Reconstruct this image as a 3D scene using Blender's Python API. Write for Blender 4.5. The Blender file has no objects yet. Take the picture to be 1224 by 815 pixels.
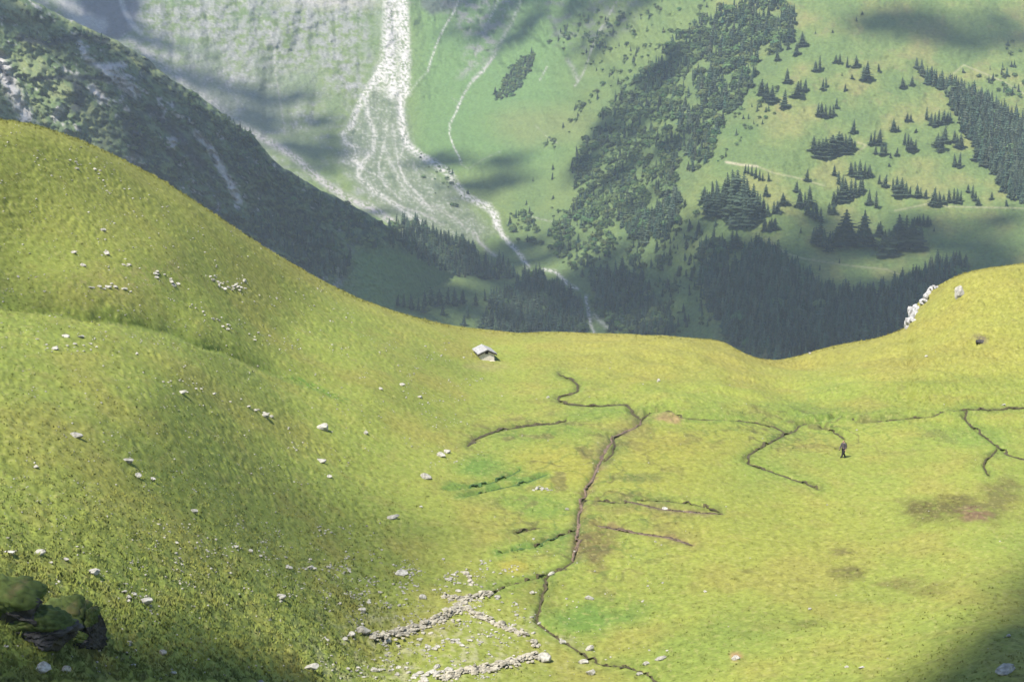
import bpy, bmesh, math, random
import numpy as np
from mathutils import Vector, Matrix
random.seed(7); rng = np.random.default_rng(7)
SC = bpy.context.scene
COL = SC.collection
F = 2284.0; CX, CY = 612.0, 407.5
PITCH = math.radians(10.0)
cp, sp = math.cos(PITCH), math.sin(PITCH)
R = math.radians
# sun: high, from the left and slightly behind the viewer
SUN_EL = R(59)
SUN_H = np.array([-0.74, -0.67]); SUN_H = SUN_H/np.linalg.norm(SUN_H)
S = np.array([SUN_H[0]*math.cos(SUN_EL), SUN_H[1]*math.cos(SUN_EL), math.sin(SUN_EL)])

# ------------------------------------------------------------------ numeric helpers
def _hash(ix, iy, seed):
    h = (ix.astype(np.int64)*374761393 + iy.astype(np.int64)*668265263 + seed*1442695041) & 0xffffffff
    h = ((h ^ (h >> 13))*1274126177) & 0xffffffff
    return ((h ^ (h >> 16)) & 0xffff)/65536.0
def perlin(x, y, seed=0):
    x = np.asarray(x, float); y = np.asarray(y, float)
    ix = np.floor(x); iy = np.floor(y); fx = x-ix; fy = y-iy
    u = fx*fx*fx*(fx*(fx*6-15)+10); v = fy*fy*fy*(fy*(fy*6-15)+10)
    def g(ox, oy):
        a = _hash(ix+ox, iy+oy, seed)*2*np.pi
        return np.cos(a)*(fx-ox)+np.sin(a)*(fy-oy)
    n0 = g(0,0)*(1-u)+g(1,0)*u; n1 = g(0,1)*(1-u)+g(1,1)*u
    return (n0*(1-v)+n1*v)*1.5
def fbm(x, y, o=4, seed=0, lac=2.03, gain=.5):
    a = 1.; s = 0.; t = 0.
    for i in range(o):
        s = s+a*perlin(x, y, seed+i*17); t += a; a *= gain; x = x*lac+3.1; y = y*lac+1.7
    return s/t*1.3
def sstep(a, b, x):
    t = np.clip((x-a)/(b-a), 0, 1); return t*t*(3-2*t)
def pdist(px, py, pts, aspect=1.0):
    """distance to a polyline and the fraction along it"""
    px = np.asarray(px, float); py = np.asarray(py, float)
    best = np.full(px.shape, 1e9); frac = np.zeros(px.shape); n = len(pts)-1
    for i in range(n):
        x0, y0 = pts[i][:2]; x1, y1 = pts[i+1][:2]
        dx, dy = x1-x0, (y1-y0)*aspect
        t = np.clip(((px-x0)*dx+(py-y0)*aspect*dy)/(dx*dx+dy*dy+1e-9), 0, 1)
        d = np.hypot(px-x0-t*dx, (py-y0)*aspect-t*dy)
        m = d < best; best = np.where(m, d, best); frac = np.where(m, (i+t)/n, frac)
    return best, frac
def inpoly(px, py, poly):
    """signed distance: positive inside"""
    px = np.asarray(px, float); py = np.asarray(py, float)
    ins = np.zeros(px.shape, bool); n = len(poly)
    for i in range(n):
        x0, y0 = poly[i]; x1, y1 = poly[(i+1) % n]
        c = ((y0 > py) != (y1 > py)) & (px < (x1-x0)*(py-y0)/((y1-y0) if y1 != y0 else 1e-9)+x0)
        ins ^= c
    d, _ = pdist(px, py, list(poly)+[poly[0]])
    return np.where(ins, d, -d)
def ell(px, py, x, y, rx, ry):
    return np.hypot((px-x)/rx, (py-y)/ry)
def tps_fit(pts):
    pts = np.array(pts, float); P = pts[:, :2]/500.; v = pts[:, 2]; n = len(P)
    r2 = ((P[:, None]-P[None])**2).sum(2)
    K = .5*r2*np.log(r2+1e-12)+np.eye(n)*2e-3
    A = np.zeros((n+3, n+3)); A[:n, :n] = K; A[:n, n] = 1; A[:n, n+1:] = P; A[n, :n] = 1; A[n+1:, :n] = P.T
    sol = np.linalg.solve(A, np.r_[v, 0, 0, 0]); return P, sol
def tps_eval(m, px, py):
    P, s = m; n = len(P); px = np.asarray(px, float); sh = px.shape
    q = np.stack([px.ravel(), np.asarray(py, float).ravel()], 1)/500.
    out = s[n]+q[:, 0]*s[n+1]+q[:, 1]*s[n+2]
    for i in range(n):
        r2 = ((q-P[i])**2).sum(1); out += s[i]*.5*r2*np.log(r2+1e-12)
    return out.reshape(sh)
def ray(px, py):
    """unit-horizontal view direction: (x, y, z per metre of ground range)"""
    x = (np.asarray(px, float)-CX)/F; y = (CY-np.asarray(py, float))/F
    dx = x; dy = cp+y*sp; dz = -sp+y*cp
    h = np.hypot(dx, dy); return dx/h, dy/h, dz/h
def zD(px, py, z): return float(z/ray(px, py)[2])

# ------------------------------------------------------------------ the near alp
SKY = [(-400,210),(-200,150),(-80,140),(0,143),(40,148),(90,165),(140,187),(190,213),(240,245),(290,278),(340,310),(390,338),
       (430,357),(470,371),(520,385),(560,391.5),(620,398),(650,396.5),(680,397),(740,399),(800,402),(850,404),(868,408),(885,418),(905,427),
       (930,430.5),(950,427),(980,418),(1010,411),(1050,404),(1075,396),(1084,391),(1087,384),(1092,372),(1096,365),(1104,358),
       (1110,349),(1122,342),(1140,332),(1165,324),(1190,319),(1224,315),(1300,308),(1500,330)]
_sx = np.array([p[0] for p in SKY], float); _sy = np.array([p[1] for p in SKY], float)
def sky_near(px):
    px = np.asarray(px, float)
    a = np.interp(px, _sx, _sy)
    b = sum(np.interp(px+o, _sx, _sy) for o in (-9,-4,4,9))/4
    keep = sstep(1060,1078,px)*(1-sstep(1128,1150,px))
    return (a+b)/2*(1-keep)+a*keep
zc = [(700,450,-49.0),(690,520,-46.8),(690,600,-46.5),(690,700,-47),(690,800,-47),(900,470,-47.8),(900,540,-46.5),(900,650,-46),(900,800,-44.5),
      (1100,500,-46.2),(1100,600,-45.3),(1100,700,-43.5),(1100,800,-41),(1224,500,-45.4),(1224,620,-43.5),(1224,720,-40.5),(1224,815,-37.5),
      (550,800,-45.5),(550,700,-46),(560,600,-46.2),(560,520,-47),(580,430,-49.4)]
near_pts = [(x, y, 1/zD(x, y, z)) for x, y, z in zc]
for x, y, D in [(0,143,215),(90,165,226),(190,213,240),(340,310,260),(470,371,275),(520,385,279),(620,398,285),(740,399,285),(850,404,283),(930,430,278),(1050,404,280),(1140,332,285),
      (1224,315,288),(0,250,196),(0,345,176),(0,450,137),(0,540,119),(0,640,104),(0,740,92.5),(0,815,86),(200,300,212),(200,385,186),(200,450,160),(200,540,140),(200,640,122),
      (200,740,107),(200,815,98),(350,390,232),(350,480,192),(350,560,168),(350,640,148),(350,740,126),(350,815,114),(450,450,218),(440,520,192),(440,600,169),(450,680,149),(450,800,127),
      (1224,450,240),(1224,400,256),(1150,380,272),(1050,430,255),(-150,400,140),(-150,640,95),(-150,815,77),(1350,500,222),(1350,700,155)]:
    near_pts.append((x, y, 1/D))
NEAR = tps_fit(near_pts)
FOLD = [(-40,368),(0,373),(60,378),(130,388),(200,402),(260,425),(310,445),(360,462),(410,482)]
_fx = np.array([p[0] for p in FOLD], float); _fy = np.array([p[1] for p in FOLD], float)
STREAMS = {
 'upper': (0.75, 'dark', [(667,443),(671,449),(686,454),(693,460),(690,466),(678,471),(665,474),(671,480),(690,482.5),(712,484),(735,482),(748,481.5),(754,487),(758,494),(768,500)]),
 'mid': (0.62, 'mud', [(768,500),(764,507),(752,512),(738,520),(728,530),(721,540),(716,553),(708,572),(700,588),(695,602),(692,615),(690,640),(688,660),(685,669)]),
 'lower': (0.5, 'dark', [(685,669),(672,678),(657,684),(652,690),(655,700),(648,708),(648,716),(643,728),(641,742),(655,752),(672,764),(690,775),(705,787),(722,793),(745,794),(765,800),(778,806),(789,817),(800,835)]),
 'pool': (0.8, 'dark', [(676,502),(665,504),(640,506),(610,510),(585,516),(570,522),(558,531)]),
 'east': (0.5, 'dark', [(768,500),(774,494),(790,492),(806,493),(815,498),(840,500),(870,501),(900,503),(925,508),(940,516),(950,514),(955,507),(975,505),(993,503),(998,498),(1010,502),(1030,506),(1060,502),(1090,499),(1115,497),(1130,491),(1155,488),(1190,487.5),(1230,486)]),
 'loop': (0.55, 'dark', [(945,515),(930,522),(912,532),(893,543),(889,550),(905,557),(925,563),(945,570),(965,577),(980,583.5)]),
 'spur': (0.5, 'dark', [(983,511),(994,514),(1003,518),(1010,523)]),
 'corner': (0.55, 'dark', [(1155,488),(1153,498),(1165,512),(1180,522),(1190,530),(1205,542),(1230,549)]),
 'cornerbranch': (0.4, 'dark', [(1192,536),(1179,549),(1176,556),(1182,567)]),
 'peat': (0.7, 'mud', [(745,596),(768,601),(790,606),(815,609),(840,611),(864,612)]),
 'peattop': (0.35, 'dark', [(762,596),(800,598),(830,602),(862,610)]),
 'peatlow': (0.8, 'mud', [(716,626),(745,632),(770,636),(800,640),(828,649)]),
 'trickle': (0.32, 'dark', [(590,708),(600,700),(625,693),(652,688)]),
 'trickletop': (0.35, 'wet', [(530,584),(570,581),(600,572),(622,560)]),
 'bog': (.4, 'wet', [(556,592),(575,588),(600,582),(630,575),(652,566)]), 'bogtwo': (.35, 'wet', [(598,660),(620,655),(645,652),(668,640)]), 'bogthree': (.4, 'dark', [(618,636),(640,630),(655,628)]), 'peatside': (.5, 'dark', [(728,520),(735,530),(733,540),(722,550)]), 'peatwest': (.4,'dark',[(690,600),(704,596),(720,598),(748,600)]),
 'ditch': (0.35, 'dark', [(640,651),(655,643),(672,638),(690,632)]),
}
def chan(px, py):
    d = np.full(np.shape(px), 1e9)
    for w, k, pts in STREAMS.values():
        m = nearbox(px, py, pts, 26)
        if m.any(): d[m] = np.minimum(d[m], pdist(px[m], py[m], pts, 2.0)[0]/(w/.6))
    return np.minimum(d, 60.)
def nearbox(px, py, pts, b):
    xs = [p[0] for p in pts]; ys = [p[1] for p in pts]
    return (px > min(xs)-b) & (px < max(xs)+b) & (py > min(ys)-b) & (py < max(ys)+b)
def near_D(px, py):
    qx = np.clip(px, -250, 1400)
    D = 1/np.clip(tps_eval(NEAR, qx, np.minimum(py, 900)), 1/320., 1/55.)
    fy = np.interp(qx, _fx, _fy)+3*fbm(qx/40., qx*0, 2, 5); u = fy-py
    a = 1-sstep(250, 420, qx)
    D = D*(1+.05*a*np.where(u > 0, np.exp(-np.maximum(u, 0)/28.)*sstep(-1, 3, u), 0))
    w = np.clip(1-(py-sky_near(px))/26., 0, 1)
    return D+6.5*(1-np.sqrt(1-np.minimum(w, .9995)**2))
def slope_amount(px, py):
    """1 on the rough left hillside, 0 on the flat bog"""
    edge = np.interp(py, [140,300,400,450,520,600,700,815], [900,640,560,510,500,520,520,500])
    return 1-sstep(-110, 40, px-edge)
def near_surf(px, py, with_bumps=True):
    px = np.asarray(px, float); py = np.asarray(py, float)
    D = near_D(px, py); a, b, c = ray(px, py)
    X, Y, Z = a*D, b*D, c*D
    if with_bumps:
        s = slope_amount(px, py)
        east = sstep(620, 760, px)*(1-sstep(480, 540, py))
        big = fbm(X/11., Y/14., 3, 21)*(.16+.28*s)+east*(1.1*fbm(X/17.+.03*Y, Y/26., 3, 25)+.35*fbm(X/5., Y/8., 2, 27))
        t = 1-np.abs(fbm(X/.95, Y/1.5, 2, 31))*2.2
        t2 = fbm(X/.45, Y/.8, 2, 41)
        ter = np.sin((Z*7.5+fbm(X/2.6, Y/3.4, 3, 51)*7))*sstep(-.15, .45, fbm(X/6., Y/9., 2, 53))
        lower = sstep(560, 700, py)
        tread = sstep(-.1, .35, fbm(X/14, Y/14, 2, 61))
        amp = s*(.065+.05*tread+.03*lower)+(1-s)*(.035+.06*east+.08*sstep(1060, 1140, px)*(1-sstep(500, 540, py)))
        near_ch = 1-sstep(2., 9., chan(px, py))
        dz = big*(1-.95*near_ch)+(t*amp+t2*amp*.45+ter*.04*s)*(1-near_ch)
        dz = dz-.26*np.exp(-(chan(px, py)/3.2)**2)
        rim = sstep(0, 10, py-sky_near(px))
        Z = Z+dz*(.35+.65*rim)
    return X, Y, Z
def L(*c): return np.array(c, float)
def mixc(c, d, w): return c*(1-w[..., None])+d*w[..., None]
def near_col(px, py, X, Y):
    s = slope_amount(px, py)
    c = np.broadcast_to(L(.176,.197,.038), px.shape+(3,)).copy()
    c = mixc(c, L(.150,.182,.036), s*.5)
    n1 = fbm(X/9., Y/16., 4, 71); n2 = fbm(X/2.2, Y/4., 3, 81); n3 = fbm(X/.6, Y/1.1, 2, 91)
    c = mixc(c, L(.200,.185,.042), sstep(-.05, .5, n1)*(.75-.2*s))
    c = mixc(c, L(.140,.176,.034), sstep(.0, .55, -n1)*.6)
    c = mixc(c, L(.128,.142,.028), sstep(.05, .6, n2)*(.25+.2*s))
    c = mixc(c, L(.21,.20,.05), sstep(.1, .6, -n2)*.4)
    # drier, ochre turf towards the crest and rim
    rim = 1-sstep(0, 26, py-sky_near(px))
    c = mixc(c, L(.21,.172,.040), rim*.42)
    hill = s*(1-sstep(220, 420, py))
    c = mixc(c, L(.158,.168,.036), hill*.6)
    c = mixc(c, L(.205,.185,.042), sstep(640, 700, px)*(1-sstep(430, 470, py))*.55)
    # dwarf-shrub green in the lower left
    low = s*sstep(600, 700, py)
    c = mixc(c, L(.085,.125,.030), low*sstep(-.2, .4, n2+.4*n1)*.4)
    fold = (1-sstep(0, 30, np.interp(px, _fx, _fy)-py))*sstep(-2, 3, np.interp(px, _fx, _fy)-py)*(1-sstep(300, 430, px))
    c = mixc(c, L(.080,.125,.018), fold*.5)  # shade of the hollow above the fold, painted as darker green
    c = mixc(c, L(.055,.115,.015), np.clip(1.4-pdist(px, py, [(352,452),(385,466),(412,480)], 1.6)[0]/6., 0, 1)*sstep(-.3,.2,n3)*.8)
    # lush, wet green
    for x, y, rx, ry, w in [(712,742,75,24,.85),(578,558,40,14,.8),(610,600,60,10,.45),(680,655,32,18,.6),(640,612,30,8,.4),(720,496,75,11,.5),(640,520,90,14,.4),(560,700,60,16,.4),
                            (960,495,110,14,.45),(1150,520,70,14,.4),(820,780,110,30,.35),(930,560,60,30,.2)]:
        c = mixc(c, L(.085,.150,.028), np.clip(1.5-1.3*(ell(px, py, x, y, rx, ry)+.5*n1+.25*n2), 0, 1)*w)
    for x, y, rx, ry, w in [(614,677,22,9,.8),(665,555,60,30,.5),(780,560,90,40,.35),(930,640,150,60,.22),(820,530,100,20,.4)]:
        c = mixc(c, L(.215,.190,.034), np.clip(1.5-1.3*(ell(px, py, x, y, rx, ry)+.5*n1), 0, 1)*w)
    # brown heath and bare peat
    for x, y, rx, ry, w, col in [(712,652,36,28,.85,L(.105,.085,.03)),(1130,606,55,22,.95,L(.085,.075,.022)),(1190,598,42,30,.8,L(.095,.085,.028)),(1165,616,22,11,.8,L(.14,.085,.05)),
            (1012,686,30,11,.9,L(.095,.085,.025)),(1076,696,30,9,.75,L(.11,.095,.03)),(1120,708,34,10,.6,L(.10,.085,.025)),(1010,660,24,6,.75,L(.10,.085,.03)),(968,745,20,6,.6,L(.08,.08,.02)),(892,683,10,5,.6,L(.09,.08,.02)),
            (958,694,22,5,.5,L(.12,.105,.03)),(760,571,38,6,.7,L(.075,.085,.03)),(722,535,16,22,.45,L(.16,.12,.06)),(735,605,30,18,.5,L(.12,.10,.035)),(800,500,20,6,.7,L(.23,.145,.08)),(762,497,10,9,.8,L(.20,.125,.075)),
            (645,708,26,30,.5,L(.10,.095,.025)),(1172,408,13,4,.9,L(.09,.07,.05)),(880,785,10,6,1.,L(.24,.16,.07)),(700,640,14,40,.5,L(.11,.085,.03))]:
        e = ell(px, py, x, y, rx, ry)+.55*n2+.35*n1
        c = mixc(c, col, np.clip(1.6-1.5*e, 0, 1)*w*sstep(-.55, .15, n3+.2))
    # soil banks along the streams
    for nm, (w, k, pts) in STREAMS.items():
        m = nearbox(px, py, pts, 26)
        if not m.any(): continue
        d = np.full(px.shape, 60.); d[m] = pdist(px[m], py[m], pts, 1.7)[0]
        wd = {'dark': 5.0, 'mud': 8.0, 'wet': 8}[k]*(.5+1.3*n2+.5*n1)
        col = {'dark': L(.088,.078,.026), 'mud': L(.13,.085,.05), 'wet': L(.07,.125,.026)}[k]
        c = mixc(c, col, np.clip(1.5-d/np.maximum(wd, 1.2), 0, 1)*.8)
        c = mixc(c, L(.095,.150,.028) if k != 'mud' else L(.135,.115,.04), np.clip(1.4-d/np.maximum(13+16*n1+8*n2, 2.), 0, 1)*.35)
    # braided seepage lines and peaty hollows of the bog
    bog = np.maximum(np.clip(1.35-ell(px, py, 700, 600, 120, 130), 0, 1), np.maximum(np.clip(1.3-ell(px, py, 640, 520, 110, 40), 0, 1), np.clip(1.3-ell(px, py, 950, 515, 230, 30), 0, 1)))
    vein = np.abs(fbm(X/7.5, Y/11., 3, 131)); vein2 = np.abs(fbm(X/4.+9, Y/8., 3, 137))
    c = mixc(c, L(.070,.062,.024), (1-sstep(.012, .045, vein))*bog*sstep(-.1, .25, n1+.3)*.75)
    c = mixc(c, L(.065,.105,.024), (1-sstep(.02, .08, vein2))*bog*.5)
    c = mixc(c, L(.085,.068,.030), bog*sstep(.28, .5, fbm(X/3., Y/6., 3, 139))*.6)
    c = mixc(c, L(.20,.175,.075), np.clip(1.4-ell(px, py, 583, 438, 22, 6)-.4*n2, 0, 1)*.5)
    # coarser herbs and seed heads
    sp1 = fbm(X/.42+7, Y/.7, 2, 141); c = c*(1-.22*sstep(.28, .5, sp1)*(.4+.6*sstep(-.2, .4, n1+n2)))[..., None]; c = mixc(c, L(.26,.24,.085), sstep(.36, .55, -sp1)*.4)
    # stony, thin-soiled ground round the ruined walls
    st = np.clip(1.3-ell(px, py, 520, 775, 150, 50)+.5*n2, 0, 1)*sstep(.05, .45, n3+n2*.5)
    c = mixc(c, L(.24,.22,.13), st*.55)
    br = np.clip(1.4-pdist(px, py, [(100,345),(165,335),(210,325)], 1)[0]/22., 0, 1)*sstep(.1, .5, n3+.4*n2)
    c = mixc(c, L(.17,.14,.06), br*.5)
    v = 1+(.21-.03*s)*n3+.10*n2+.10*fbm(X/30., Y/9., 3, 95)
    return np.clip(c*v[..., None], .008, .6)

# ------------------------------------------------------------------ the far side of the valley
far_pts = [(x, y, 1/D) for x, y, D in [(1224,-250,3250),(600,-250,4200),(0,-250,4300),(1224,0,2800),(1000,0,2750),(850,0,2880),(700,0,3300),(480,0,3650),(300,0,3650),(100,0,3500),
   (1224,100,2560),(1000,100,2520),(1224,200,2350),(1000,200,2310),(850,200,2330),(760,200,2560),(620,200,2900),(480,200,3000),(400,120,3350),(300,160,3150),(1224,300,2090),(1000,300,2090),(850,300,2140),
   (720,320,2300),(600,300,2480),(480,290,2420),(400,240,2780),(1224,430,1850),(930,430,1850),(780,390,2120),(700,400,2140),(600,390,2130),(450,360,2060),(0,430,1750),(1224,560,1600),(600,560,1650),(0,560,1500)]]
FAR = tps_fit(far_pts)
spur_pts = [(x, y, 1/D) for x, y, D in [(-300,-190,2250),(0,-20,2220),(144,51,2190),(302,161,2150),(470,275,2140),(540,318,2300),(0,143,1960),(200,220,1990),(340,310,2010),(470,371,2040),(560,400,2250),(0,300,1760),(400,450,1820),(100,100,2060),(280,220,2060)]]
SPURM = tps_fit(spur_pts)
SPUR_SKY = [(-400,-250),(-300,-190),(-60,-55),(0,-20),(69,17),(144,51),(178,72),(205,95),(240,115),(270,140),(302,161),(330,195),(380,225),(430,250),(470,275),(520,310),(570,350)]
_ux = np.array([p[0] for p in SPUR_SKY], float); _uy = np.array([p[1] for p in SPUR_SKY], float)
def sky_spur(px): return np.maximum(np.interp(px, _ux, _uy), -100)+2.5*fbm(np.asarray(px)/14., np.asarray(px)*0, 3, 3)
def far_surf(px, py):
    px = np.asarray(px, float); py = np.asarray(py, float)
    D = 1/np.clip(tps_eval(FAR, np.clip(px, -300, 1500), py), 1/5200., 1/1200.)
    rough = .45*(1-sstep(620, 860, px))*(1-sstep(150, 330, py))+.2
    q = px-(.35*py)*sstep(350, 700, px)      # gullies run down the fall line
    g = 1-2*np.abs(fbm(q/46., py/150., 2, 201))
    top = (1-sstep(30, 120, py))*sstep(480, 560, px)*(1-sstep(800, 900, px))+(1-sstep(10, 70, py))*(1-sstep(420, 470, px))
    D = D*(1+.007*rough*g+.0055*top*sstep(430, 500, px)*(1-2*np.abs(fbm(q/17., py/40., 4, 211)))+.004*fbm(px/60., py/40., 3, 231)+.0016*fbm(px/7., py/7., 3, 241))
    a, b, c = ray(px, py); return a*D, b*D, c*D
def spur_surf(px, py):
    px = np.asarray(px, float); py = np.asarray(py, float)
    D = 1/np.clip(tps_eval(SPURM, np.clip(px, -320, 600), py), 1/2600., 1/1300.)
    q = px*.8+py*.6; r = py*.8-px*.6
    am = 1-sstep(330, 470, px)
    D = D*(1+am*(.011*(1-2*np.abs(fbm(q/60., r/38., 4, 301)))+.006*(1-2*np.abs(fbm(q/16., r/12., 4, 311))))+.002*fbm(px/6., py/6., 3, 331))
    w = np.clip(1-(py-sky_spur(px))/14., 0, 1)
    D = D+22*(1-np.sqrt(1-np.minimum(w, .999)**2))
    a, b, c = ray(px, py); return a*D, b*D, c*D
CHUTES = [  # (width px, points, colour, strength)
 (10, [(470,-60),(469,30),(465,70),(452,100)], 1.0, 'w', 17), (9, [(481,-60),(482,30),(484,70),(483,110)], 1.0, 'w', 6), (11,[(468,-60),(466,70),(470,110)],1.0,'w',12),
 (5, [(455,80),(446,98),(437,112),(425,135),(420,150)], 1.0, 'w', 5), (4, [(420,150),(410,160),(412,170),(428,178),(424,192),(432,200)], .8, 'w', 4),
 (4, [(437,115),(440,140),(448,160),(446,180),(430,200),(428,212),(447,228),(470,243),(490,258),(505,266)], .7, 'w', 4),
 (6, [(480,105),(479,130),(481,155),(486,172),(498,183),(510,190)], 1.0, 'w', 6), (6, [(510,190),(525,199),(537,208),(546,222),(556,234),(570,241),(584,248),(592,258),(594,270)], 1.0, 'w', 6),
 (4, [(594,268),(600,280),(608,290),(617,299),(624,308),(631,318)], .95, 'w', 4),
 (1.6, [(424,192),(440,205),(455,212),(462,225)], .6, 'w', 2), (1.6, [(458,175),(452,200),(462,222),(480,240)], .6, 'w', 2), (1.5, [(484,172),(476,195),(484,218),(500,232),(512,250)], .6, 'w', 2), (1.5, [(447,228),(440,240),(452,252)], .6, 'w', 2), (2, [(500,240),(522,248),(545,262),(560,275)], .6, 'p', 4), (2, [(470,243),(485,250),(505,255),(530,268)], .6, 'p', 4),
 (3, [(462,150),(458,175),(470,200),(482,225),(500,240),(520,255)], .45, 'w', 5), (3,[(470,150),(474,185),(484,215),(505,238)],.4,'w',5),
 (6, [(296,156),(318,168),(338,178),(355,190),(372,206),(392,222),(415,237),(435,246),(455,255),(472,268),(480,276)], .95, 'p', 6),
 (5, [(148,42),(165,56),(190,75),(215,95),(245,115),(270,135),(300,158)], .6, 'p', 8),
 (2.6, [(650,322),(664,325),(673,334),(680,341),(690,345)], 1.0, 'w', 3.4), (2.4, [(700,354),(703,370),(706,388),(710,398)], 1.0, 'w', 3), (4, [(712,378),(718,384),(725,390)], .7, 'w', 6),
 (3, [(566,278),(574,290),(584,300),(592,305)], .8, 'p', 5),
 (1.4, [(552,-10),(543,14),(530,35),(521,55),(514,75),(512,85)], .9, 'w', 1.8), (1.2,[(512,85),(500,97),(490,110)],.4,'w',2),
 (2.5, [(626,-10),(614,22),(600,48),(588,68),(576,85),(566,95)], .7, 'p', 6), (1.6, [(592,66),(578,85),(562,100),(552,118),(546,130)], .9, 'p', 2), (1.4, [(552,118),(545,135),(538,148),(537,160),(542,175),(549,188),(551,195)], .85, 'w', 1.6),
 (1.6, [(597,-5),(591,12),(584,25)], .7, 'w', 2), (1.3, [(737,2),(727,20),(716,38),(708,56),(702,75),(696,90),(687,103)], .8, 'p', 1.8), (3, [(678,72),(684,80),(690,95)], .6, 'p', 6), (1.2,[(654,80),(645,96)],.7,'p',1.5),
 (1.5, [(322,35),(328,60),(329,85),(333,110),(338,140),(340,160)], .5, 'p', 2.5), (1.2,[(547,122),(541,118)],.3,'p',2),
 (1.2, [(230,-5),(250,20),(262,40)], .5, 'w', 5), (1.2, [(282,-5),(300,10),(318,28)], .5, 'w', 4), (1.2, [(355,-2),(385,6),(405,2)], .5, 'p', 5),
 (1.0, [(548,195),(560,202),(575,192),(600,180)], .3, 'w', 1.2), (1.0,[(640,150),(655,165),(668,172)],.25,'w',1),
 (1.2, [(630,258),(648,262),(670,268),(684,272)], .45, 'p', 1.6),
]
TRACKS = [[(868,194),(885,197),(905,199),(925,207),(950,212),(985,222)], [(985,189),(1005,186),(1030,178),(1036,174),(1024,170)], [(1070,252),(1090,248),(1112,243),(1130,247),(1224,249)],
          [(915,285),(940,303),(960,309),(990,314),(1020,318),(1060,322),(1080,330)], [(1140,88),(1152,78),(1200,98),(1224,112)]]
def far_col(px, py):
    n1 = fbm(px/60., py/40., 4, 401); n2 = fbm(px/14., py/9., 4, 411); n3 = fbm(px/3.2, py/2.6, 3, 421)
    c = np.broadcast_to(L(.100,.134,.038), px.shape+(3,)).copy()
    c = mixc(c, L(.150,.152,.048), sstep(-.1, .5, n1)*sstep(780, 900, px)*.8)
    c = mixc(c, L(.072,.112,.034), sstep(-.1, .5, -n1)*.6)
    c = mixc(c, L(.078,.140,.042), (1-sstep(640, 720, px))*sstep(470, 520, px)*(1-sstep(170, 230, py))*.75)
    c = mixc(c, L(.165,.135,.055), sstep(.25, .6, n2+.5*n1)*sstep(860, 940, px)*(1-sstep(120, 170, py))*.5)
    c = mixc(c, L(.125,.135,.044), np.clip(1.5-ell(px, py, 650, 150, 60, 22)-.4*n1, 0, 1)*.6)
    c = mixc(c, L(.055,.085,.03), sstep(.2, .6, n2+.3*n3)*.4)
    # scrub-dark mottling in the gully between forest and meadow, and round the valley floor
    scrub = np.maximum(inpoly(px, py, [(700,130),(830,20),(960,0),(960,60),(860,170),(800,300),(830,420),(560,420),(600,260),(680,240)]), 0)
    c = mixc(c, L(.070,.105,.036), np.clip(scrub/12., 0, 1)*sstep(-.3, .3, n2+.3)*.6)
    # bare scree and rock high on the headwall
    left = (1-sstep(430, 470, px))
    rock = np.clip(left*(1.05-sstep(20, 150, py)*.9+.9*n1+.5*n2), 0, 1)*(1-.0*px)
    c = mixc(c, L(.175,.168,.162), rock*sstep(-.4, .3, n2+.5*n3+.1)*.75)
    tr = np.clip(1.3-ell(px, py, 250, 130, 130, 70)-.3*n1, 0, 1)
    c = mixc(c, L(.150,.152,.135), tr*.6)
    fan = np.clip(inpoly(px, py, [(445,100),(486,105),(500,180),(560,235),(600,280),(560,300),(480,275),(430,240),(395,190),(415,140)])/14., 0, 1)
    c = mixc(c, L(.11,.12,.09), fan*.6); c = mixc(c, L(.27,.255,.235), fan*sstep(.1, .55, n3+.5*n2)*.45); c = mixc(c, L(.05,.075,.035), fan*sstep(.2, .6, -n2)*.6)
    up = np.clip(inpoly(px, py, [(505,-60),(640,-60),(600,60),(560,95),(540,100),(555,50),(520,10)])/12., 0, 1)
    c = mixc(c, L(.17,.155,.15), up*sstep(-.2, .4, n2+.3*n3)*.75)
    c = mixc(c, L(.055,.06,.055), np.clip(inpoly(px, py, [(495,-30),(560,-30),(545,12),(515,22),(500,10)])/6., 0, 1)*.8)
    c = mixc(c, L(.10,.095,.095), np.clip(inpoly(px, py, [(620,-60),(790,-60),(760,40),(700,70),(650,55)])/16., 0, 1)*sstep(-.1, .45, n2+.2*n1)*.6)
    c = mixc(c, L(.055,.10,.03), np.clip(1.4-ell(px, py, 885, 150, 40, 25)-.4*n2, 0, 1)*.5)
    c = mixc(c, L(.21,.20,.195), left*np.clip(sstep(.30, .62, n3*.6+n2*.5+.35*n1), 0, 1)*(1-sstep(170, 260, py))*.7)
    pk = np.clip(1.3-ell(px, py, 400, -5, 70, 16)-.6*n2, 0, 1); c = mixc(c, L(.30,.26,.24), pk*.6)
    # cliff at the head of the gully, its shadow painted as dark blue-grey
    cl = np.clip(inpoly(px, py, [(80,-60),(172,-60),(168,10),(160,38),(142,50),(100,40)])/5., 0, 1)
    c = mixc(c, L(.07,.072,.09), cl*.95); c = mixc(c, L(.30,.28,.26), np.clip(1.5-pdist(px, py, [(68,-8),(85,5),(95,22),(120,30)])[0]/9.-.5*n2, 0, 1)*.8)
    c = mixc(c, L(.30,.29,.28), np.clip(1.5-pdist(px, py, [(144,-5),(148,12),(158,30),(168,40)])[0]/3., 0, 1)*.7)
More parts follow.
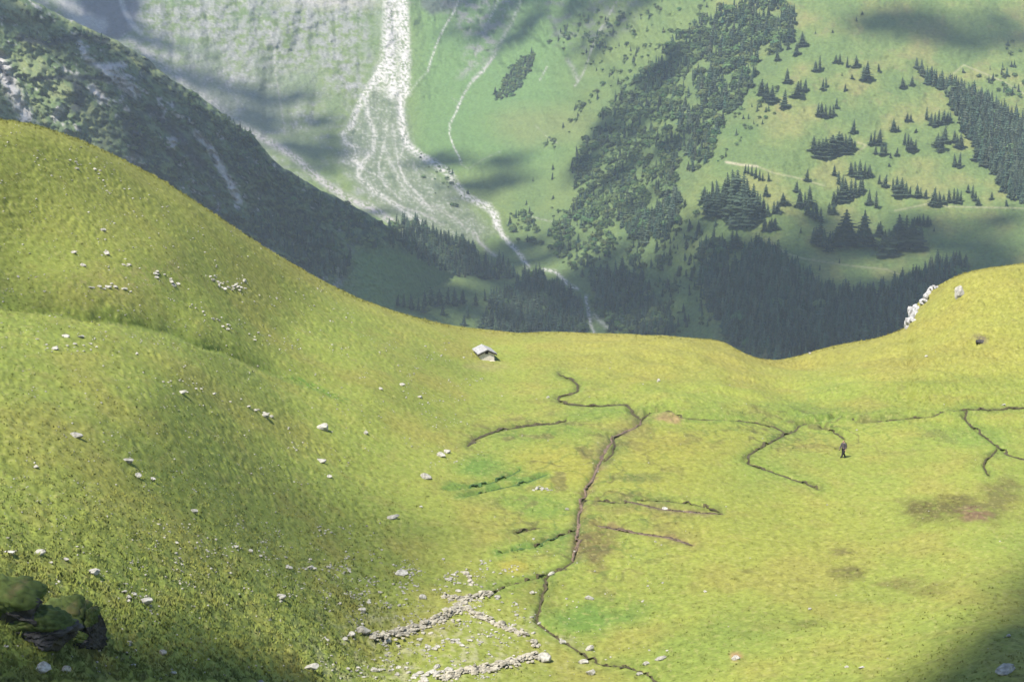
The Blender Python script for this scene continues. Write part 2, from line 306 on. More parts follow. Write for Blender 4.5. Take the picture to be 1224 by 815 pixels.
    # gravel chutes, debris flows and the torrent
    for w, pts, st, k, soft in CHUTES:
        if np.ndim(px):
            xs = [p[0] for p in pts]; ys = [p[1] for p in pts]; m = (px > min(xs)-40) & (px < max(xs)+40) & (py > min(ys)-40) & (py < max(ys)+40)
        if not m.any(): continue
        d, _ = pdist(px[m], py[m], pts)
        d = d/.8+(n2[m]*2.2+n3[m]*2.0)*min(1.8, w*.4)
        col = L(.33,.31,.285) if k == 'w' else L(.26,.235,.225)
        wt = np.clip((w+soft*.5-d)/max(soft, 1), 0, 1)*st*(.2+.8*sstep(-.3, .12, n3[m]+.5*n2[m]))
        c[m] = mixc(c[m], col*(1+.18*n3[m])[:, None], wt)
    for pts in TRACKS:
        d, _ = pdist(px, py, pts); c = mixc(c, L(.24,.22,.13), np.clip(1.6-d/.9, 0, 1)*.5)
    d, _ = pdist(px, py, TRACKS[0][:3]); c = mixc(c, L(.30,.26,.18), np.clip(1.5-d/1.5, 0, 1)*.6)
    return np.clip(c*(1+.2*n3+.12*n2)[..., None], .01, .7)
def spur_col(px, py):
    q = px*.8+py*.6; r = py*.8-px*.6
    n1 = fbm(q/55., r/30., 4, 501); n2 = fbm(q/13., r/8., 4, 511); n3 = fbm(px/3., py/2.6, 3, 521)
    c = np.broadcast_to(L(.072,.105,.038), px.shape+(3,)).copy()
    c = mixc(c, L(.15,.165,.065), sstep(-.1, .35, n1)*(1-sstep(140, 280, px))*.8)
    c = mixc(c, L(.022,.034,.022), sstep(-.1, .2, n2+.3*n1+.2*n3)*sstep(40, 180, px)*.9)
    c = mixc(c, L(.115,.145,.065), sstep(.1, .4, -n2+.2*n3)*.6)
    rk = np.clip(sstep(.22, .5, -n1*.6+n2*.6+.15*n3), 0, 1)*(1-sstep(360, 450, px))
    c = mixc(c, L(.30,.28,.26), rk*.8)
    for pts, w in [([(95,52),(105,72),(120,80),(148,78)], 4), ([(0,70),(8,95),(20,120),(32,140)], 8), ([(128,85),(145,98),(160,110)], 7), ([(235,160),(250,175),(262,195),(275,220),(285,240)], 4), ([(110,105),(122,118)], 5), ([(70,10),(84,20)], 4)]:
        c = mixc(c, L(.40,.37,.35), np.clip(1.4-pdist(px, py, pts)[0]/w-.9*n2-.5*n3, 0, 1)*.85)
    for pts, w in [([(155,150),(168,165),(162,185)], 8), ([(92,100),(98,120),(90,130)], 6), ([(0,78),(14,100)], 3), ([(25,45),(60,52),(100,42),(125,50)], 5), ([(40,95),(90,92),(130,95)], 3), ([(180,130),(215,165),(240,200)], 6)]:
        c = mixc(c, L(.016,.018,.024), np.clip(1.5-pdist(px, py, pts)[0]/w-.6*n2, 0, 1)*.85)
    valley = sstep(395, 440, px)*sstep(290, 310, py)
    c = mixc(c, L(.085,.135,.042), valley)
    c = mixc(c, L(.14,.15,.08), np.clip(1.4-ell(px, py, 530, 375, 45, 10)-.4*n2, 0, 1))
    return np.clip(c*(1+.22*n3+.14*n2)[..., None], .01, .6)

# ------------------------------------------------------------------ materials
def new_mat(name):
    m = bpy.data.materials.new(name); m.use_nodes = True
    nt = m.node_tree; b = nt.nodes['Principled BSDF']; b.inputs['Roughness'].default_value = .9; b.inputs['Specular IOR Level'].default_value = .15
    return m, nt, b
def attr_mat(name, scale, var, bump, bdist, rough=.9, detail=4):
    m, nt, b = new_mat(name); N = nt.nodes.new; lk = nt.links.new
    a = N('ShaderNodeAttribute'); a.attribute_name = 'Col'
    tc = N('ShaderNodeTexCoord'); ns = N('ShaderNodeTexNoise'); ns.inputs['Scale'].default_value = scale; ns.inputs['Detail'].default_value = detail
    lk(tc.outputs['Object'], ns.inputs['Vector'])
    mr = N('ShaderNodeMapRange'); mr.inputs['From Min'].default_value = .25; mr.inputs['From Max'].default_value = .75; mr.inputs['To Min'].default_value = 1-var; mr.inputs['To Max'].default_value = 1+var
    lk(ns.outputs['Fac'], mr.inputs['Value'])
    mx = N('ShaderNodeVectorMath'); mx.operation = 'SCALE'; lk(a.outputs['Color'], mx.inputs[0]); lk(mr.outputs['Result'], mx.inputs['Scale'])
    lk(mx.outputs[0], b.inputs['Base Color']); b.inputs['Roughness'].default_value = rough
    if bump:
        bp = N('ShaderNodeBump'); bp.inputs['Strength'].default_value = bump; bp.inputs['Distance'].default_value = bdist
        lk(ns.outputs['Fac'], bp.inputs['Height']); lk(bp.outputs['Normal'], b.inputs['Normal'])
    return m
def plain_mat(name, col, var=.25, scale=6., rough=.85, bump=.3, bdist=.05, tint=0.0, col2=None):
    m, nt, b = new_mat(name); N = nt.nodes.new; lk = nt.links.new
    tc = N('ShaderNodeTexCoord'); ns = N('ShaderNodeTexNoise'); ns.inputs['Scale'].default_value = scale; ns.inputs['Detail'].default_value = 5
    lk(tc.outputs['Object'], ns.inputs['Vector'])
    cr = N('ShaderNodeValToRGB'); c2 = col2 or tuple(x*(1-var) for x in col)
    cr.color_ramp.elements[0].position = .33; cr.color_ramp.elements[1].position = .62
    cr.color_ramp.elements[0].color = (*c2, 1); cr.color_ramp.elements[1].color = (*col, 1)
    lk(ns.outputs['Fac'], cr.inputs['Fac']); out = cr.outputs['Color']
    if tint:
        oi = N('ShaderNodeObjectInfo'); mr = N('ShaderNodeMapRange'); mr.inputs['To Min'].default_value = 1-tint; mr.inputs['To Max'].default_value = 1+tint
        lk(oi.outputs['Random'], mr.inputs['Value']); mx = N('ShaderNodeVectorMath'); mx.operation = 'SCALE'
        lk(out, mx.inputs[0]); lk(mr.outputs['Result'], mx.inputs['Scale']); out = mx.outputs[0]
    lk(out, b.inputs['Base Color']); b.inputs['Roughness'].default_value = rough
    if bump:
        bp = N('ShaderNodeBump'); bp.inputs['Strength'].default_value = bump; bp.inputs['Distance'].default_value = bdist
        lk(ns.outputs['Fac'], bp.inputs['Height']); lk(bp.outputs['Normal'], b.inputs['Normal'])
    return m
M_TURF = attr_mat('alpine_turf', 3.2, .22, .35, .10)
M_FAR = attr_mat('mountain_cover', .22, .22, .6, 3.0)
M_GRASS = attr_mat('grass_blades', 2.0, .1, 0, 0)
_nt = M_GRASS.node_tree; _g = _nt.nodes.new('ShaderNodeNewGeometry'); _v = _nt.nodes.new('ShaderNodeVectorMath'); _v.operation = 'MULTIPLY_ADD'
_v.inputs[1].default_value = (.3, .3, .3); _v.inputs[2].default_value = (.12, -.1, .9); _nt.links.new(_g.outputs['Normal'], _v.inputs[0])
_w = _nt.nodes.new('ShaderNodeVectorMath'); _w.operation = 'NORMALIZE'; _nt.links.new(_v.outputs[0], _w.inputs[0]); _nt.links.new(_w.outputs[0], _nt.nodes['Principled BSDF'].inputs['Normal'])
M_STREAM = attr_mat('peaty_water', 4.0, .4, .3, .03, rough=.75)
M_TREE = attr_mat('forest_needles', .3, .2, 0, 0)
M_NEEDLE = plain_mat('spruce_needles', (.042,.064,.034), .4, .6, bump=0, tint=.25)
M_ROCK = plain_mat('pale_limestone', (.40,.375,.315), .5, 3.5, rough=.9, bump=.6, bdist=.05, tint=.16)
M_WALLSTONE = plain_mat('lichened_wall_stone', (.37,.335,.255), .6, 2.2, bump=.6, bdist=.05)
M_WHITE = plain_mat('white_crag_stone', (.42,.405,.385), .5, 1.2, bump=.6, bdist=.1)
M_DARKROCK = plain_mat('dark_rock_and_shade', (.075,.07,.066), .8, 1.6, bump=.8, bdist=.1)
M_ROOF = plain_mat('pale_slate_roof', (.34,.33,.32), .45, 4., bump=.4, bdist=.03)
M_HUTWALL = plain_mat('hut_masonry', (.66,.59,.50), .3, 5., bump=.6, bdist=.04)
M_DARKWOOD_SHADOW = plain_mat('dark_wood_and_eave_shadow', (.035,.03,.028), .4, 5.)  # also colours the eave shadow strips on the hut
M_CLOUD = plain_mat('cloud_white', (.85,.85,.87), .05, .01, rough=1, bump=0)
M_BLACKCLOTH = plain_mat('dark_cloth', (.028,.026,.03), .3, 20., bump=0)
M_GREYCLOTH = plain_mat('grey_cloth', (.085,.072,.08), .3, 20., bump=0)
M_PACK = plain_mat('pack_cloth', (.035,.03,.035), .3, 20., bump=0)
M_SKIN = plain_mat('skin', (.45,.28,.20), .1, 20., bump=0)
M_HAIR = plain_mat('brown_hair', (.03,.018,.012), .3, 20., bump=0)

# ------------------------------------------------------------------ mesh helpers
def set_props(o, label=None, cat=None, group=None, kind=None):
    if label: o['label'] = label
    if cat: o['category'] = cat
    if group: o['group'] = group
    if kind: o['kind'] = kind
    return o
def mesh_np(name, V, faces, mat, col=None, smooth=False, parent=None, mesh_only=False):
    """faces: (n,3) or (n,4) int array"""
    V = np.ascontiguousarray(V, np.float32); faces = np.ascontiguousarray(faces, np.int32); k = faces.shape[1]
    me = bpy.data.meshes.new(name); me.vertices.add(len(V)); me.vertices.foreach_set('co', V.ravel())
    me.loops.add(faces.size); me.loops.foreach_set('vertex_index', faces.ravel())
    me.polygons.add(len(faces)); me.polygons.foreach_set('loop_start', np.arange(0, faces.size, k, dtype=np.int32))
    me.polygons.foreach_set('use_smooth', np.full(len(faces), smooth))
    me.update(calc_edges=True)
    if col is not None:
        a = me.color_attributes.new('Col', 'FLOAT_COLOR', 'POINT')
        a.data.foreach_set('color', np.c_[col, np.ones(len(col))].astype(np.float32).ravel())
    me.materials.append(mat)
    if mesh_only: return me
    o = bpy.data.objects.new(name, me); COL.objects.link(o)
    if parent: o.parent = parent
    return o
def grid_faces(nr, nc):
    i = np.arange((nr-1)*(nc-1)); r = i//(nc-1); c = i % (nc-1); a = r*nc+c
    return np.stack([a, a+1, a+nc+1, a+nc], 1)   # rows go from far to near
def empty(name, loc):
    o = bpy.data.objects.new(name, None); COL.objects.link(o); o.location = loc; o.empty_display_size = .3; return o

# ------------------------------------------------------------------ build the terrain sheets
def tspace(n):
    t = np.linspace(0, 1, n); return .35*t*t+.65*t
def near_sheet():
    xs = np.r_[-1100:-300:40, -300:-40:8, np.arange(-40, 1264, 1.35), 1264:1500:8, 1500:2340:40].astype(float)
    nc = len(xs); nr = 440; t = tspace(nr)[:, None]; sk = sky_near(xs)[None]
    PY = sk+t*(880-sk); PX = np.broadcast_to(xs[None], PY.shape)
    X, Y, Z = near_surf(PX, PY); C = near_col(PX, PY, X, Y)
    # ground under the viewer's feet
    D0 = np.hypot(X[-1], Y[-1]); rows = []; rc = []
    for s in (.9,.75,.6,.45,.3,.15,.03):
        rows.append(np.stack([X[-1]*s, Y[-1]*s, -1.8+(Z[-1]+1.8)*s], 1)); rc.append(C[-1])
    # the hidden drop behind the crest
    back = []; bc = []
    d = np.hypot(X[0], Y[0]); ux, uy = X[0]/d, Y[0]/d; zt = Z[0].copy(); prev = 0.
    for r, sl in [(2,.32),(5,.42),(10,.5),(20,.55),(40,.58),(80,.55),(160,.5),(300,.45),(520,.42),(800,.40)]:
        zt = zt-(r-prev)*sl; prev = r
        back.append(np.stack([ux*(d+r), uy*(d+r), zt.copy()], 1)); bc.append(C[0])
    V = np.concatenate([np.concatenate(back[::-1]), np.stack([X, Y, Z], 2).reshape(-1, 3), np.concatenate(rows)])
    CC = np.concatenate([np.concatenate(bc[::-1]), C.reshape(-1, 3), np.concatenate(rc)])
    o = mesh_np('alpine_meadow', V, grid_faces(nr+len(rows)+len(back), nc), M_TURF, CC, True)
    return set_props(o, kind='structure')
near_sheet()
def far_sheet():
    xs = np.r_[-620:-30:12, np.arange(-30, 1254, 1.5), 1254:1840:12].astype(float)
    ys = np.r_[-120:-20:10, np.arange(-20, 440, 1.25), 440:580:10].astype(float)
    PX, PY = np.meshgrid(xs, ys); X, Y, Z = far_surf(PX, PY)
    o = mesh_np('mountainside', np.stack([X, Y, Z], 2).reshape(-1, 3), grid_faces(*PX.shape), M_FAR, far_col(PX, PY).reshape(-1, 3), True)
    return set_props(o, kind='structure')
far_sheet()
def spur_sheet():
    xs = np.r_[-400:-30:12, np.arange(-30, 572, 1.5)].astype(float); nr = 260
    sk = sky_spur(xs)[None]; bot = np.interp(xs, [-400,0,200,400,570], [330,330,330,420,420])[None]
    PY = sk+tspace(nr)[:, None]*(bot-sk); PX = np.broadcast_to(xs[None], PY.shape)
    X, Y, Z = spur_surf(PX, PY); C = spur_col(PX, PY); back = []; bc = []
    d = np.hypot(X[0], Y[0]); ux, uy = X[0]/d, Y[0]/d; zt = Z[0].copy(); prev = 0.
    for r, sl in [(25,.5),(60,.75),(150,.85),(400,.9)]:
        zt = zt-(r-prev)*sl; prev = r; back.append(np.stack([ux*(d+r), uy*(d+r), zt.copy()], 1)); bc.append(C[0])
    V = np.concatenate([np.concatenate(back[::-1]), np.stack([X, Y, Z], 2).reshape(-1, 3)]); CC = np.concatenate([np.concatenate(bc[::-1]), C.reshape(-1, 3)])
    return set_props(mesh_np('mountain_spur', V, grid_faces(nr+len(back), len(xs)), M_FAR, CC, True), kind='structure')
spur_sheet()
def hillside():
    az = np.linspace(R(30), R(330), 90); rr = np.array([.5,3,8,16,30,50,80,130,200,300,420.])
    A, D = np.meshgrid(az, rr); X, Y = D*np.sin(A), D*np.cos(A)
    Z = -2.4-D*.34*np.cos(A)*(np.cos(A) > 0)*1.0+D*.16*np.clip(-np.cos(A), 0, 1)-D*.10*np.sin(A)*0+fbm(X/30, Y/30, 3, 8)*np.minimum(D*.05, 2.5)-.6
    C = np.broadcast_to(L(.10,.14,.03), X.shape+(3,))*(1+.3*fbm(X/4, Y/4, 3, 9))[..., None]
    return set_props(mesh_np('hillside', np.stack([X, Y, Z], 2).reshape(-1, 3), grid_faces(*X.shape)[:, ::-1], M_TURF, C.reshape(-1, 3), True), kind='structure')
hillside()

def P_near(px, py): return Vector([float(v) for v in near_surf(np.array([px]), np.array([py]))[i] for i in range(3)]) if False else Vector([float(a[0]) for a in near_surf(np.array([px], float), np.array([py], float))])
def mpp(p): return p.length/F     # metres per photo pixel at a point

# ------------------------------------------------------------------ streams
def build_streams():
    for nm, (w, k, pts) in STREAMS.items():
        p = np.array(pts, float)
        for _ in range(1):  # smooth (Chaikin)
            q = np.empty((2*len(p)-2+2, 2)); q[0] = p[0]; q[-1] = p[-1]
            q[1:-1:2] = p[:-1]*.75+p[1:]*.25; q[2:-1:2] = p[:-1]*.25+p[1:]*.75; p = q
        seg = np.r_[0, np.cumsum(np.hypot(*np.diff(p, axis=0).T))]; n = max(6, int(seg[-1]/1.4)); s = np.linspace(0, seg[-1], n)
        px = np.interp(s, seg, p[:, 0]); py = np.interp(s, seg, p[:, 1])
        jx = fbm(s/10., s*0+hash_seed(nm)+.5, 3, 17)*5.2; jy = fbm(s/10., s*0+hash_seed(nm)+9.5, 3, 19)*2.4
        px = px+jx; py = py+jy; X, Y, Z = near_surf(px, py)
        tx, ty = np.gradient(X), np.gradient(Y); l = np.hypot(tx, ty)+1e-9; nx, ny = -ty/l, tx/l
        wd = .62*w*(.35+2.6*np.abs(fbm(s/8., s*0+hash_seed(nm), 3, 7)))*np.minimum(1, .3+np.minimum(s, seg[-1]-s)/8.)*.5
        wd = wd*(1+.8*(np.abs(tx)/l))          # wider where it crosses the view
        cols = 5; V = []; C = []
        base = {'dark': L(.062,.052,.024), 'mud': L(.14,.098,.066), 'wet': L(.045,.085,.025)}[k]
        for j in range(cols):
            o = (j/(cols-1)-.5)*2
            V.append(np.stack([X+nx*wd*o, Y+ny*wd*o, Z+.085-.03*(1-abs(o))], 1))
            v = np.clip(1+.5*fbm(s/5., s*0+j*3.3, 2, 9), .4, 1.8)[:, None]
            cc = base*v
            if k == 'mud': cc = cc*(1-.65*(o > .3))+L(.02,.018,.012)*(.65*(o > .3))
            C.append(cc)
        V = np.stack(V, 1).reshape(-1, 3); C = np.stack(C, 1).reshape(-1, 3)
        set_props(mesh_np('stream', V, grid_faces(n, cols), M_STREAM, C, True), kind='structure')
def hash_seed(s): return sum(ord(c) for c in s) % 50
build_streams()

# ------------------------------------------------------------------ rocks
def ico(sub):
    bm = bmesh.new(); bmesh.ops.create_icosphere(bm, subdivisions=sub, radius=1.)
    V = np.array([v.co[:] for v in bm.verts]); Fc = np.array([[v.index for v in f.verts] for f in bm.faces]); bm.free(); return V, Fc
ICO1, ICO2, ICO3, ICO4 = ico(1), ico(2), ico(3), ico(5)
def rock_verts(V, r, cuts=9, rough=.08):
    V = V.copy(); V *= r.uniform(.85, 1.15, (1, 3))
    for _ in range(cuts):
        n = r.normal(size=3); n /= np.linalg.norm(n); d = r.uniform(.45, .85)
        k = V@n; m = k > d; V[m] -= np.outer(k[m]-d, n)*.92
    return V+r.normal(size=V.shape)*rough*.5
ROCKS = []
for i in range(14):
    r = np.random.default_rng(100+i); V = rock_verts(ICO3[0], r, 11, .05)
    V[:, 2] *= .75; V -= V.mean(0); V /= np.ptp(V[:, 0]); ROCKS.append((V, mesh_np('boulder', V, ICO3[1], M_ROCK, mesh_only=True)))
r = np.random.default_rng(55)
def place_rock(px, py, w, h=None, label='', group=None, var=None, mat=None, name='boulder', yaw=None):
    """w, h: width and height in photo pixels; py is the foot of the stone"""
    p = P_near(px, py); m = mpp(p); i = r.integers(len(ROCKS)) if var is None else var
    W = w*m; h = h or w*.68; H = h*m
    V, me = ROCKS[i]
    o = bpy.data.objects.new(name, me); COL.objects.link(o)
    sc = Vector((W, W*.8, H/np.ptp(V[:, 2])))
    o.scale = sc; o.rotation_euler = (r.uniform(-.12, .12), r.uniform(-.12, .12), r.uniform(-.5, .5) if yaw is None else yaw)
    o.location = p+Vector((0, W*.2, H*.18))
    return set_props(o, label, 'rock', group)
BOULDERS = [  # px, foot py, width, height, label
 (649,790,19,13,'large square pale boulder at the end of the low stone wall by the stream'),
 (434,760,17,13,'pointed pale boulder ending the upper ruined stone wall'),
 (462,768,12,10,'grey upright boulder against the near side of the ruined wall'),
 (420,763,9,7,'squat grey boulder just outside the pointed one at the wall end'),
 (1203,805,24,12,'lone pale flat boulder in the dark shade of the bottom corner'),
 (880,789,10,6,'white stone lying in a patch of bare ochre soil'),
 (790,788,14,6,'smooth pale oval boulder on the lush green turf beyond the stream'),
 (705,778,10,9,'tilted white block on the bank above the stream bend'),
 (697,793,12,7,'pale boulder in the bed of the stream below the tilted block'),
 (706,806,11,10,'cone shaped white boulder on the near bank of the stream'),
 (672,770,9,7,'white boulder midway along the stream below the wall corner'),
 (764,806,9,5,'grey boulder half sunk in the last stream bend'),
 (772,794,9,6,'dull grey boulder above the last stream bend'),
 (705,717,11,6,'lone pale block on the green meadow beyond the narrow stream'),
 (659,687,8,6,'white boulder beside the dark pool of the narrow stream'),
 (636,709,7,5,'small white boulder between two trickles near the walls'),
 (527,546,11,8,'pale boulder with a chip beside it, left of the boggy trickle'),
 (534,541,8,6,'small white boulder touching the pale one by the boggy trickle'),
 (509,573,13,8,'grey rounded boulder alone on the grass below the bog trickle'),
 (468,619,19,6,'long flat grey boulder on the shaded grass slope'),
 (479,686,16,7,'flat grey slab with a dark side above the ruined walls'),
 (505,717,9,7,'pale boulder alone above the ruined walls'),
 (433,736,10,8,'pale boulder above the pointed boulder of the wall'),
 (386,515,13,10,'white peaked boulder on the hillside beside two small chips'),
 (437,520,6,5,'small white boulder uphill of the bog trickle'),
 (383,552,12,5,'pale flat boulder below the white peaked one'),
 (393,573,7,4,'small flat grey stone under the pale flat boulder'),
 (231,613,10,6,'white flat boulder alone on the dimpled slope'),
 (164,570,9,6,'white round boulder of three in a line on the dimpled slope'),
 (152,554,15,6,'long white slab above the white round boulder'),
 (182,574,8,5,'grey boulder beside the white round one on the dimpled slope'),
 (42,559,9,5,'flat grey stone at the photo edge of the dimpled slope'),
 (90,522,15,7,'tilted pale slab standing out of the grass'),
 (110,684,14,7,'white boulder with a flat top behind the mossy outcrop'),
 (172,719,18,8,'pale slab with a dark hollow under it'),
 (152,712,12,6,'cream coloured slab just uphill of the slab with the hollow'),
 (78,667,8,5,'pale round stone uphill of the mossy outcrop'),
 (60,671,6,4,'small pale stone next to the pale round stone'),
 (46,660,14,6,'broken grey stone uphill of the mossy outcrop'),
 (10,663,16,5,'long white stone lying at the edge above the mossy outcrop'),
 (193,782,11,7,'pale boulder in the dark grass of the near slope'),
 (153,770,10,5,'small white stone in the shaded grass above the grey pair'),
 (50,803,18,12,'broken grey boulder in the shaded near grass'),
 (78,804,12,8,'dark grey boulder beside the broken one in the near grass'),
 (371,801,20,10,'grey slab on the shaded lip of the near slope'),
 (311,817,14,8,'pale boulder cut by the lower edge of the photo'),
 (412,766,8,5,'small pale stone uphill of the pointed wall boulder'),
 (335,720,12,7,'grey stone sunk in the heathy slope'),
 (370,679,10,5,'pale stone on the grass bank below the shaded slope'),
 (345,683,9,4,'dull grey stone beside a dark tuft on the grass bank'),
 (207,807,8,4,'flat white stone in the near shade'),
 (123,279,7,5,'white boulder high on the hill, alone'),
 (127,304,8,6,'grey boulder with a dark side under the lone hill boulder'),
 (88,303,6,4,'pale stone level with the grey boulder on the upper hill'),
 (99,319,7,5,'white stone above the brown band on the upper hill'),
 (91,200,7,4,'white slab just under the hill crest'),
 (113,204,5,4,'white stone beside the slab under the hill crest'),
 (78,403,11,4,'flat grey stone on the ledge of the near ridge'),
 (96,405,9,4,'flat pale stone beside the flat grey one on the ridge ledge'),
 (65,422,9,5,'pale stone in the loose scatter below the ridge ledge'),
 (163,424,5,4,'small white stone below the fold of the hill'),
 (317,500,9,6,'white stone at the end of the rubble strip on the slope'),
 (217,466,12,4,'flat pale stone in the rubble strip on the slope'),
 (254,336,7,5,'white stone leading the pale stone patch on the hill'),
 (292,338,6,5,'white stone closing the pale stone patch on the hill'),
 (480,462,9,4,'pale flat stone on the turf below the hut hillside'),
 (455,465,5,4,'small white stone near the flat one below the hut hillside'),
 (502,477,5,4,'small white stone on the smooth turf beneath the hut'),
 (655,476,4,3,'tiny white stone beside the bend of the upper stream'),
 (678,610,5,4,'small white stone by the brown channel'),
 (794,606,8,4,'pale stone lying in the peat cutting'),
 (642,585,6,5,'white stone in the sprinkle on the bog'),
 (503,606,4,3,'tiny pale stone on the smooth slope above the bog'),
 (1206,761,5,4,'small pale stone in the corner shade'),
 (1030,799,7,4,'white stone of a pair in the shaded meadow'),
 (1012,798,5,3,'smaller white stone of the pair in the shaded meadow'),
 (968,729,4,3,'tiny white stone in the open meadow'),
 (843,707,4,3,'tiny pale stone near the brown spot in the meadow'),
 (968,424,3,3,'tiny pale stone on the turf under the saddle'),
 (1107,428,4,3,'tiny white stone on the turf below the knoll'),
 (787,456,4,5,'tiny white stone on the ochre turf behind the stream'),
 (1200,483,5,3,'small pale stone beside the stream at the photo edge'),
]
for b in BOULDERS: place_rock(b[0], b[1], b[2]*1.05, b[3]*1.05, b[4])
kn = place_rock(1147, 356, 13, 18, 'grey rock outcrop breaking the turf of the knoll', var=3); kn['category'] = 'outcrop'; kn.name = 'knoll_rock'; kn.rotation_euler = (0, .5, .3)
kd = place_rock(1172, 411, 14, 5, 'low dark rock ledge in the turf under the knoll', var=5, name='rock_ledge')
kd.data = kd.data.copy(); kd.data.materials.clear(); kd.data.materials.append(M_DARKROCK)
NTH = ['first','second','third','fourth','fifth','sixth','seventh','eighth','ninth','tenth','eleventh','twelfth','thirteenth','fourteenth','fifteenth','sixteenth']
# stones in countable clusters
CLUST = [ # label body, group, n, polyline/ellipse centre, radius, size range
 ('pale stone in the patch halfway up the hill', 'stones in the hill patch', 26, [(255,333),(275,342),(292,345)], 9, (3,6)),
 ('pale stone in the slanting strip across the hill', 'stones in the slanting hill strip', 24, [(145,314),(175,322),(200,336),(212,343)], 5, (3,5.5)),
 ('grey stone in the brown band across the hill', 'stones in the brown hill band', 14, [(105,346),(130,346),(155,349)], 4, (3.5,8)),
 ('small stone in the scatter above the fold of the hill', 'stones above the hill fold', 16, [(240,375),(265,388),(300,400),(330,405)], 12, (2.5,5)),
 ('white stone in the loose scatter under the hill crest', 'stones under the hill crest', 20, [(75,175),(120,205),(140,225),(170,240)], 18, (2,4.5)),
 ('pale stone in the rubble strip down the slope', 'stones in the slope rubble strip', 22, [(195,450),(245,470),(300,490),(330,500)], 9, (2.5,6)),
 ('small stone in the scatter on the near ridge ledge', 'stones on the ridge ledge', 14, [(30,412),(70,418),(110,416)], 8, (2.5,5)),
 ('grey stone in the long band along the foot of the slope', 'stones along the slope foot', 26, [(170,640),(260,655),(320,668),(380,676),(420,685)], 12, (3,7)),
 ('pale stone in the rubble in front of the ruined walls', 'rubble before the ruined walls', 46, [(420,806),(460,800),(500,808),(530,802)], 9, (4,10)),
 ('stone lying loose inside the walled enclosure', 'stones inside the enclosure', 24, [(490,775),(540,770),(590,770)], 14, (4,9)),
 ('stone lying loose uphill of the ruined walls', 'stones uphill of the ruined walls', 24, [(415,720),(470,715),(530,700),(550,690)], 16, (3,7)),
 ('small white stone in the sprinkle on the bog', 'white stones on the bog', 12, [(640,583),(660,588)], 6, (2.5,5)),
 ('small pale stone near the stream below the walls', 'stones near the lower stream', 14, [(590,715),(640,750),(690,785)], 14, (3,7)),
 ('pale stone scattered on the turf downhill of the mossy outcrop', 'stones downhill of the outcrop', 14, [(135,708),(165,715),(200,725)], 9, (3,8)),
 ('small stone half hidden in the near shaded grass', 'stones in the near grass', 14, [(20,770),(120,790),(220,790),(300,808)], 16, (3,7)),
]
for lab, grp, n, pts, rad, (s0, s1) in CLUST:
    p = np.array(pts, float); todo = []
    for k in range(n):
        t = r.uniform(0, len(p)-1); i = min(int(t), len(p)-2); q = p[i]+(p[i+1]-p[i])*(t-i)+r.normal(size=2)*rad*np.array([1, .6])*.6
        if q[1] < float(sky_near(q[0]))+4: continue
        w = s0+(s1-s0)*r.random()**2; todo.append((q[0], q[1], w))
    todo.sort()
    for k, (x, y, w) in enumerate(todo):
        place_rock(x, y, w*1.15, w*.62, lab if n > 16 else '%s from the left, %s' % (NTH[k], lab), grp)
def merged_rocks(name, spots, mat, base=ICO1, cuts=7):
    Vs, Fs, o = [], [], 0
    shapes = [rock_verts(base[0], np.random.default_rng(700+i), cuts, .06) for i in range(20)]
    for (p, sx, sy, sz, a) in spots:
        V = shapes[r.integers(20)]*np.array([sx, sy, sz])*.55; ca, sa = math.cos(a), math.sin(a)
        V = np.stack([V[:, 0]*ca-V[:, 1]*sa, V[:, 0]*sa+V[:, 1]*ca, V[:, 2]], 1)+np.array(p)
        Vs.append(V); Fs.append(base[1]+o); o += len(V)
    return mesh_np(name, np.concatenate(Vs), np.concatenate(Fs), mat)
# uncountable gravel-size stones over the slopes
def gravel():
    qs = []
    zones = [((0,150,430,420), 1100, .75), ((0,400,420,620), 700, .75), ((150,620,460,720), 500, 1.), ((380,670,620,812), 900, 1.15), ((0,620,420,812), 420, 1.), ((560,420,900,640), 70, .6), ((430,400,580,560), 260, .7), ((620,640,800,812), 110, .9), ((800,400,1224,812), 60, .6)]
    for (x0,y0,x1,y1), n, sc in zones:
        x = r.uniform(x0, x1, n*3); y = r.uniform(y0, y1, n*3)
        k = fbm(x/28., y/16., 3, 909)+r.uniform(-.25, .25, n*3); order = np.argsort(-k)[:n]
        for i in order:
            if y[i] > float(sky_near(x[i]))+5: qs.append((x[i], y[i], sc))
    q = np.array(qs); X, Y, Z = near_surf(q[:, 0], q[:, 1]); sp_ = []
    for i in range(len(q)):
        m = math.hypot(X[i], Y[i])/F; s = q[i, 2]*m*(1.4+3.0*r.random()**3)
        sp_.append(((X[i], Y[i], Z[i]+s*.1), s*1.2, s, s*.75, r.uniform(0, 6)))
    return set_props(merged_rocks('gravel', sp_, M_ROCK), 'small pale stones strewn over the grass slopes', None, None, 'stuff')
gravel()
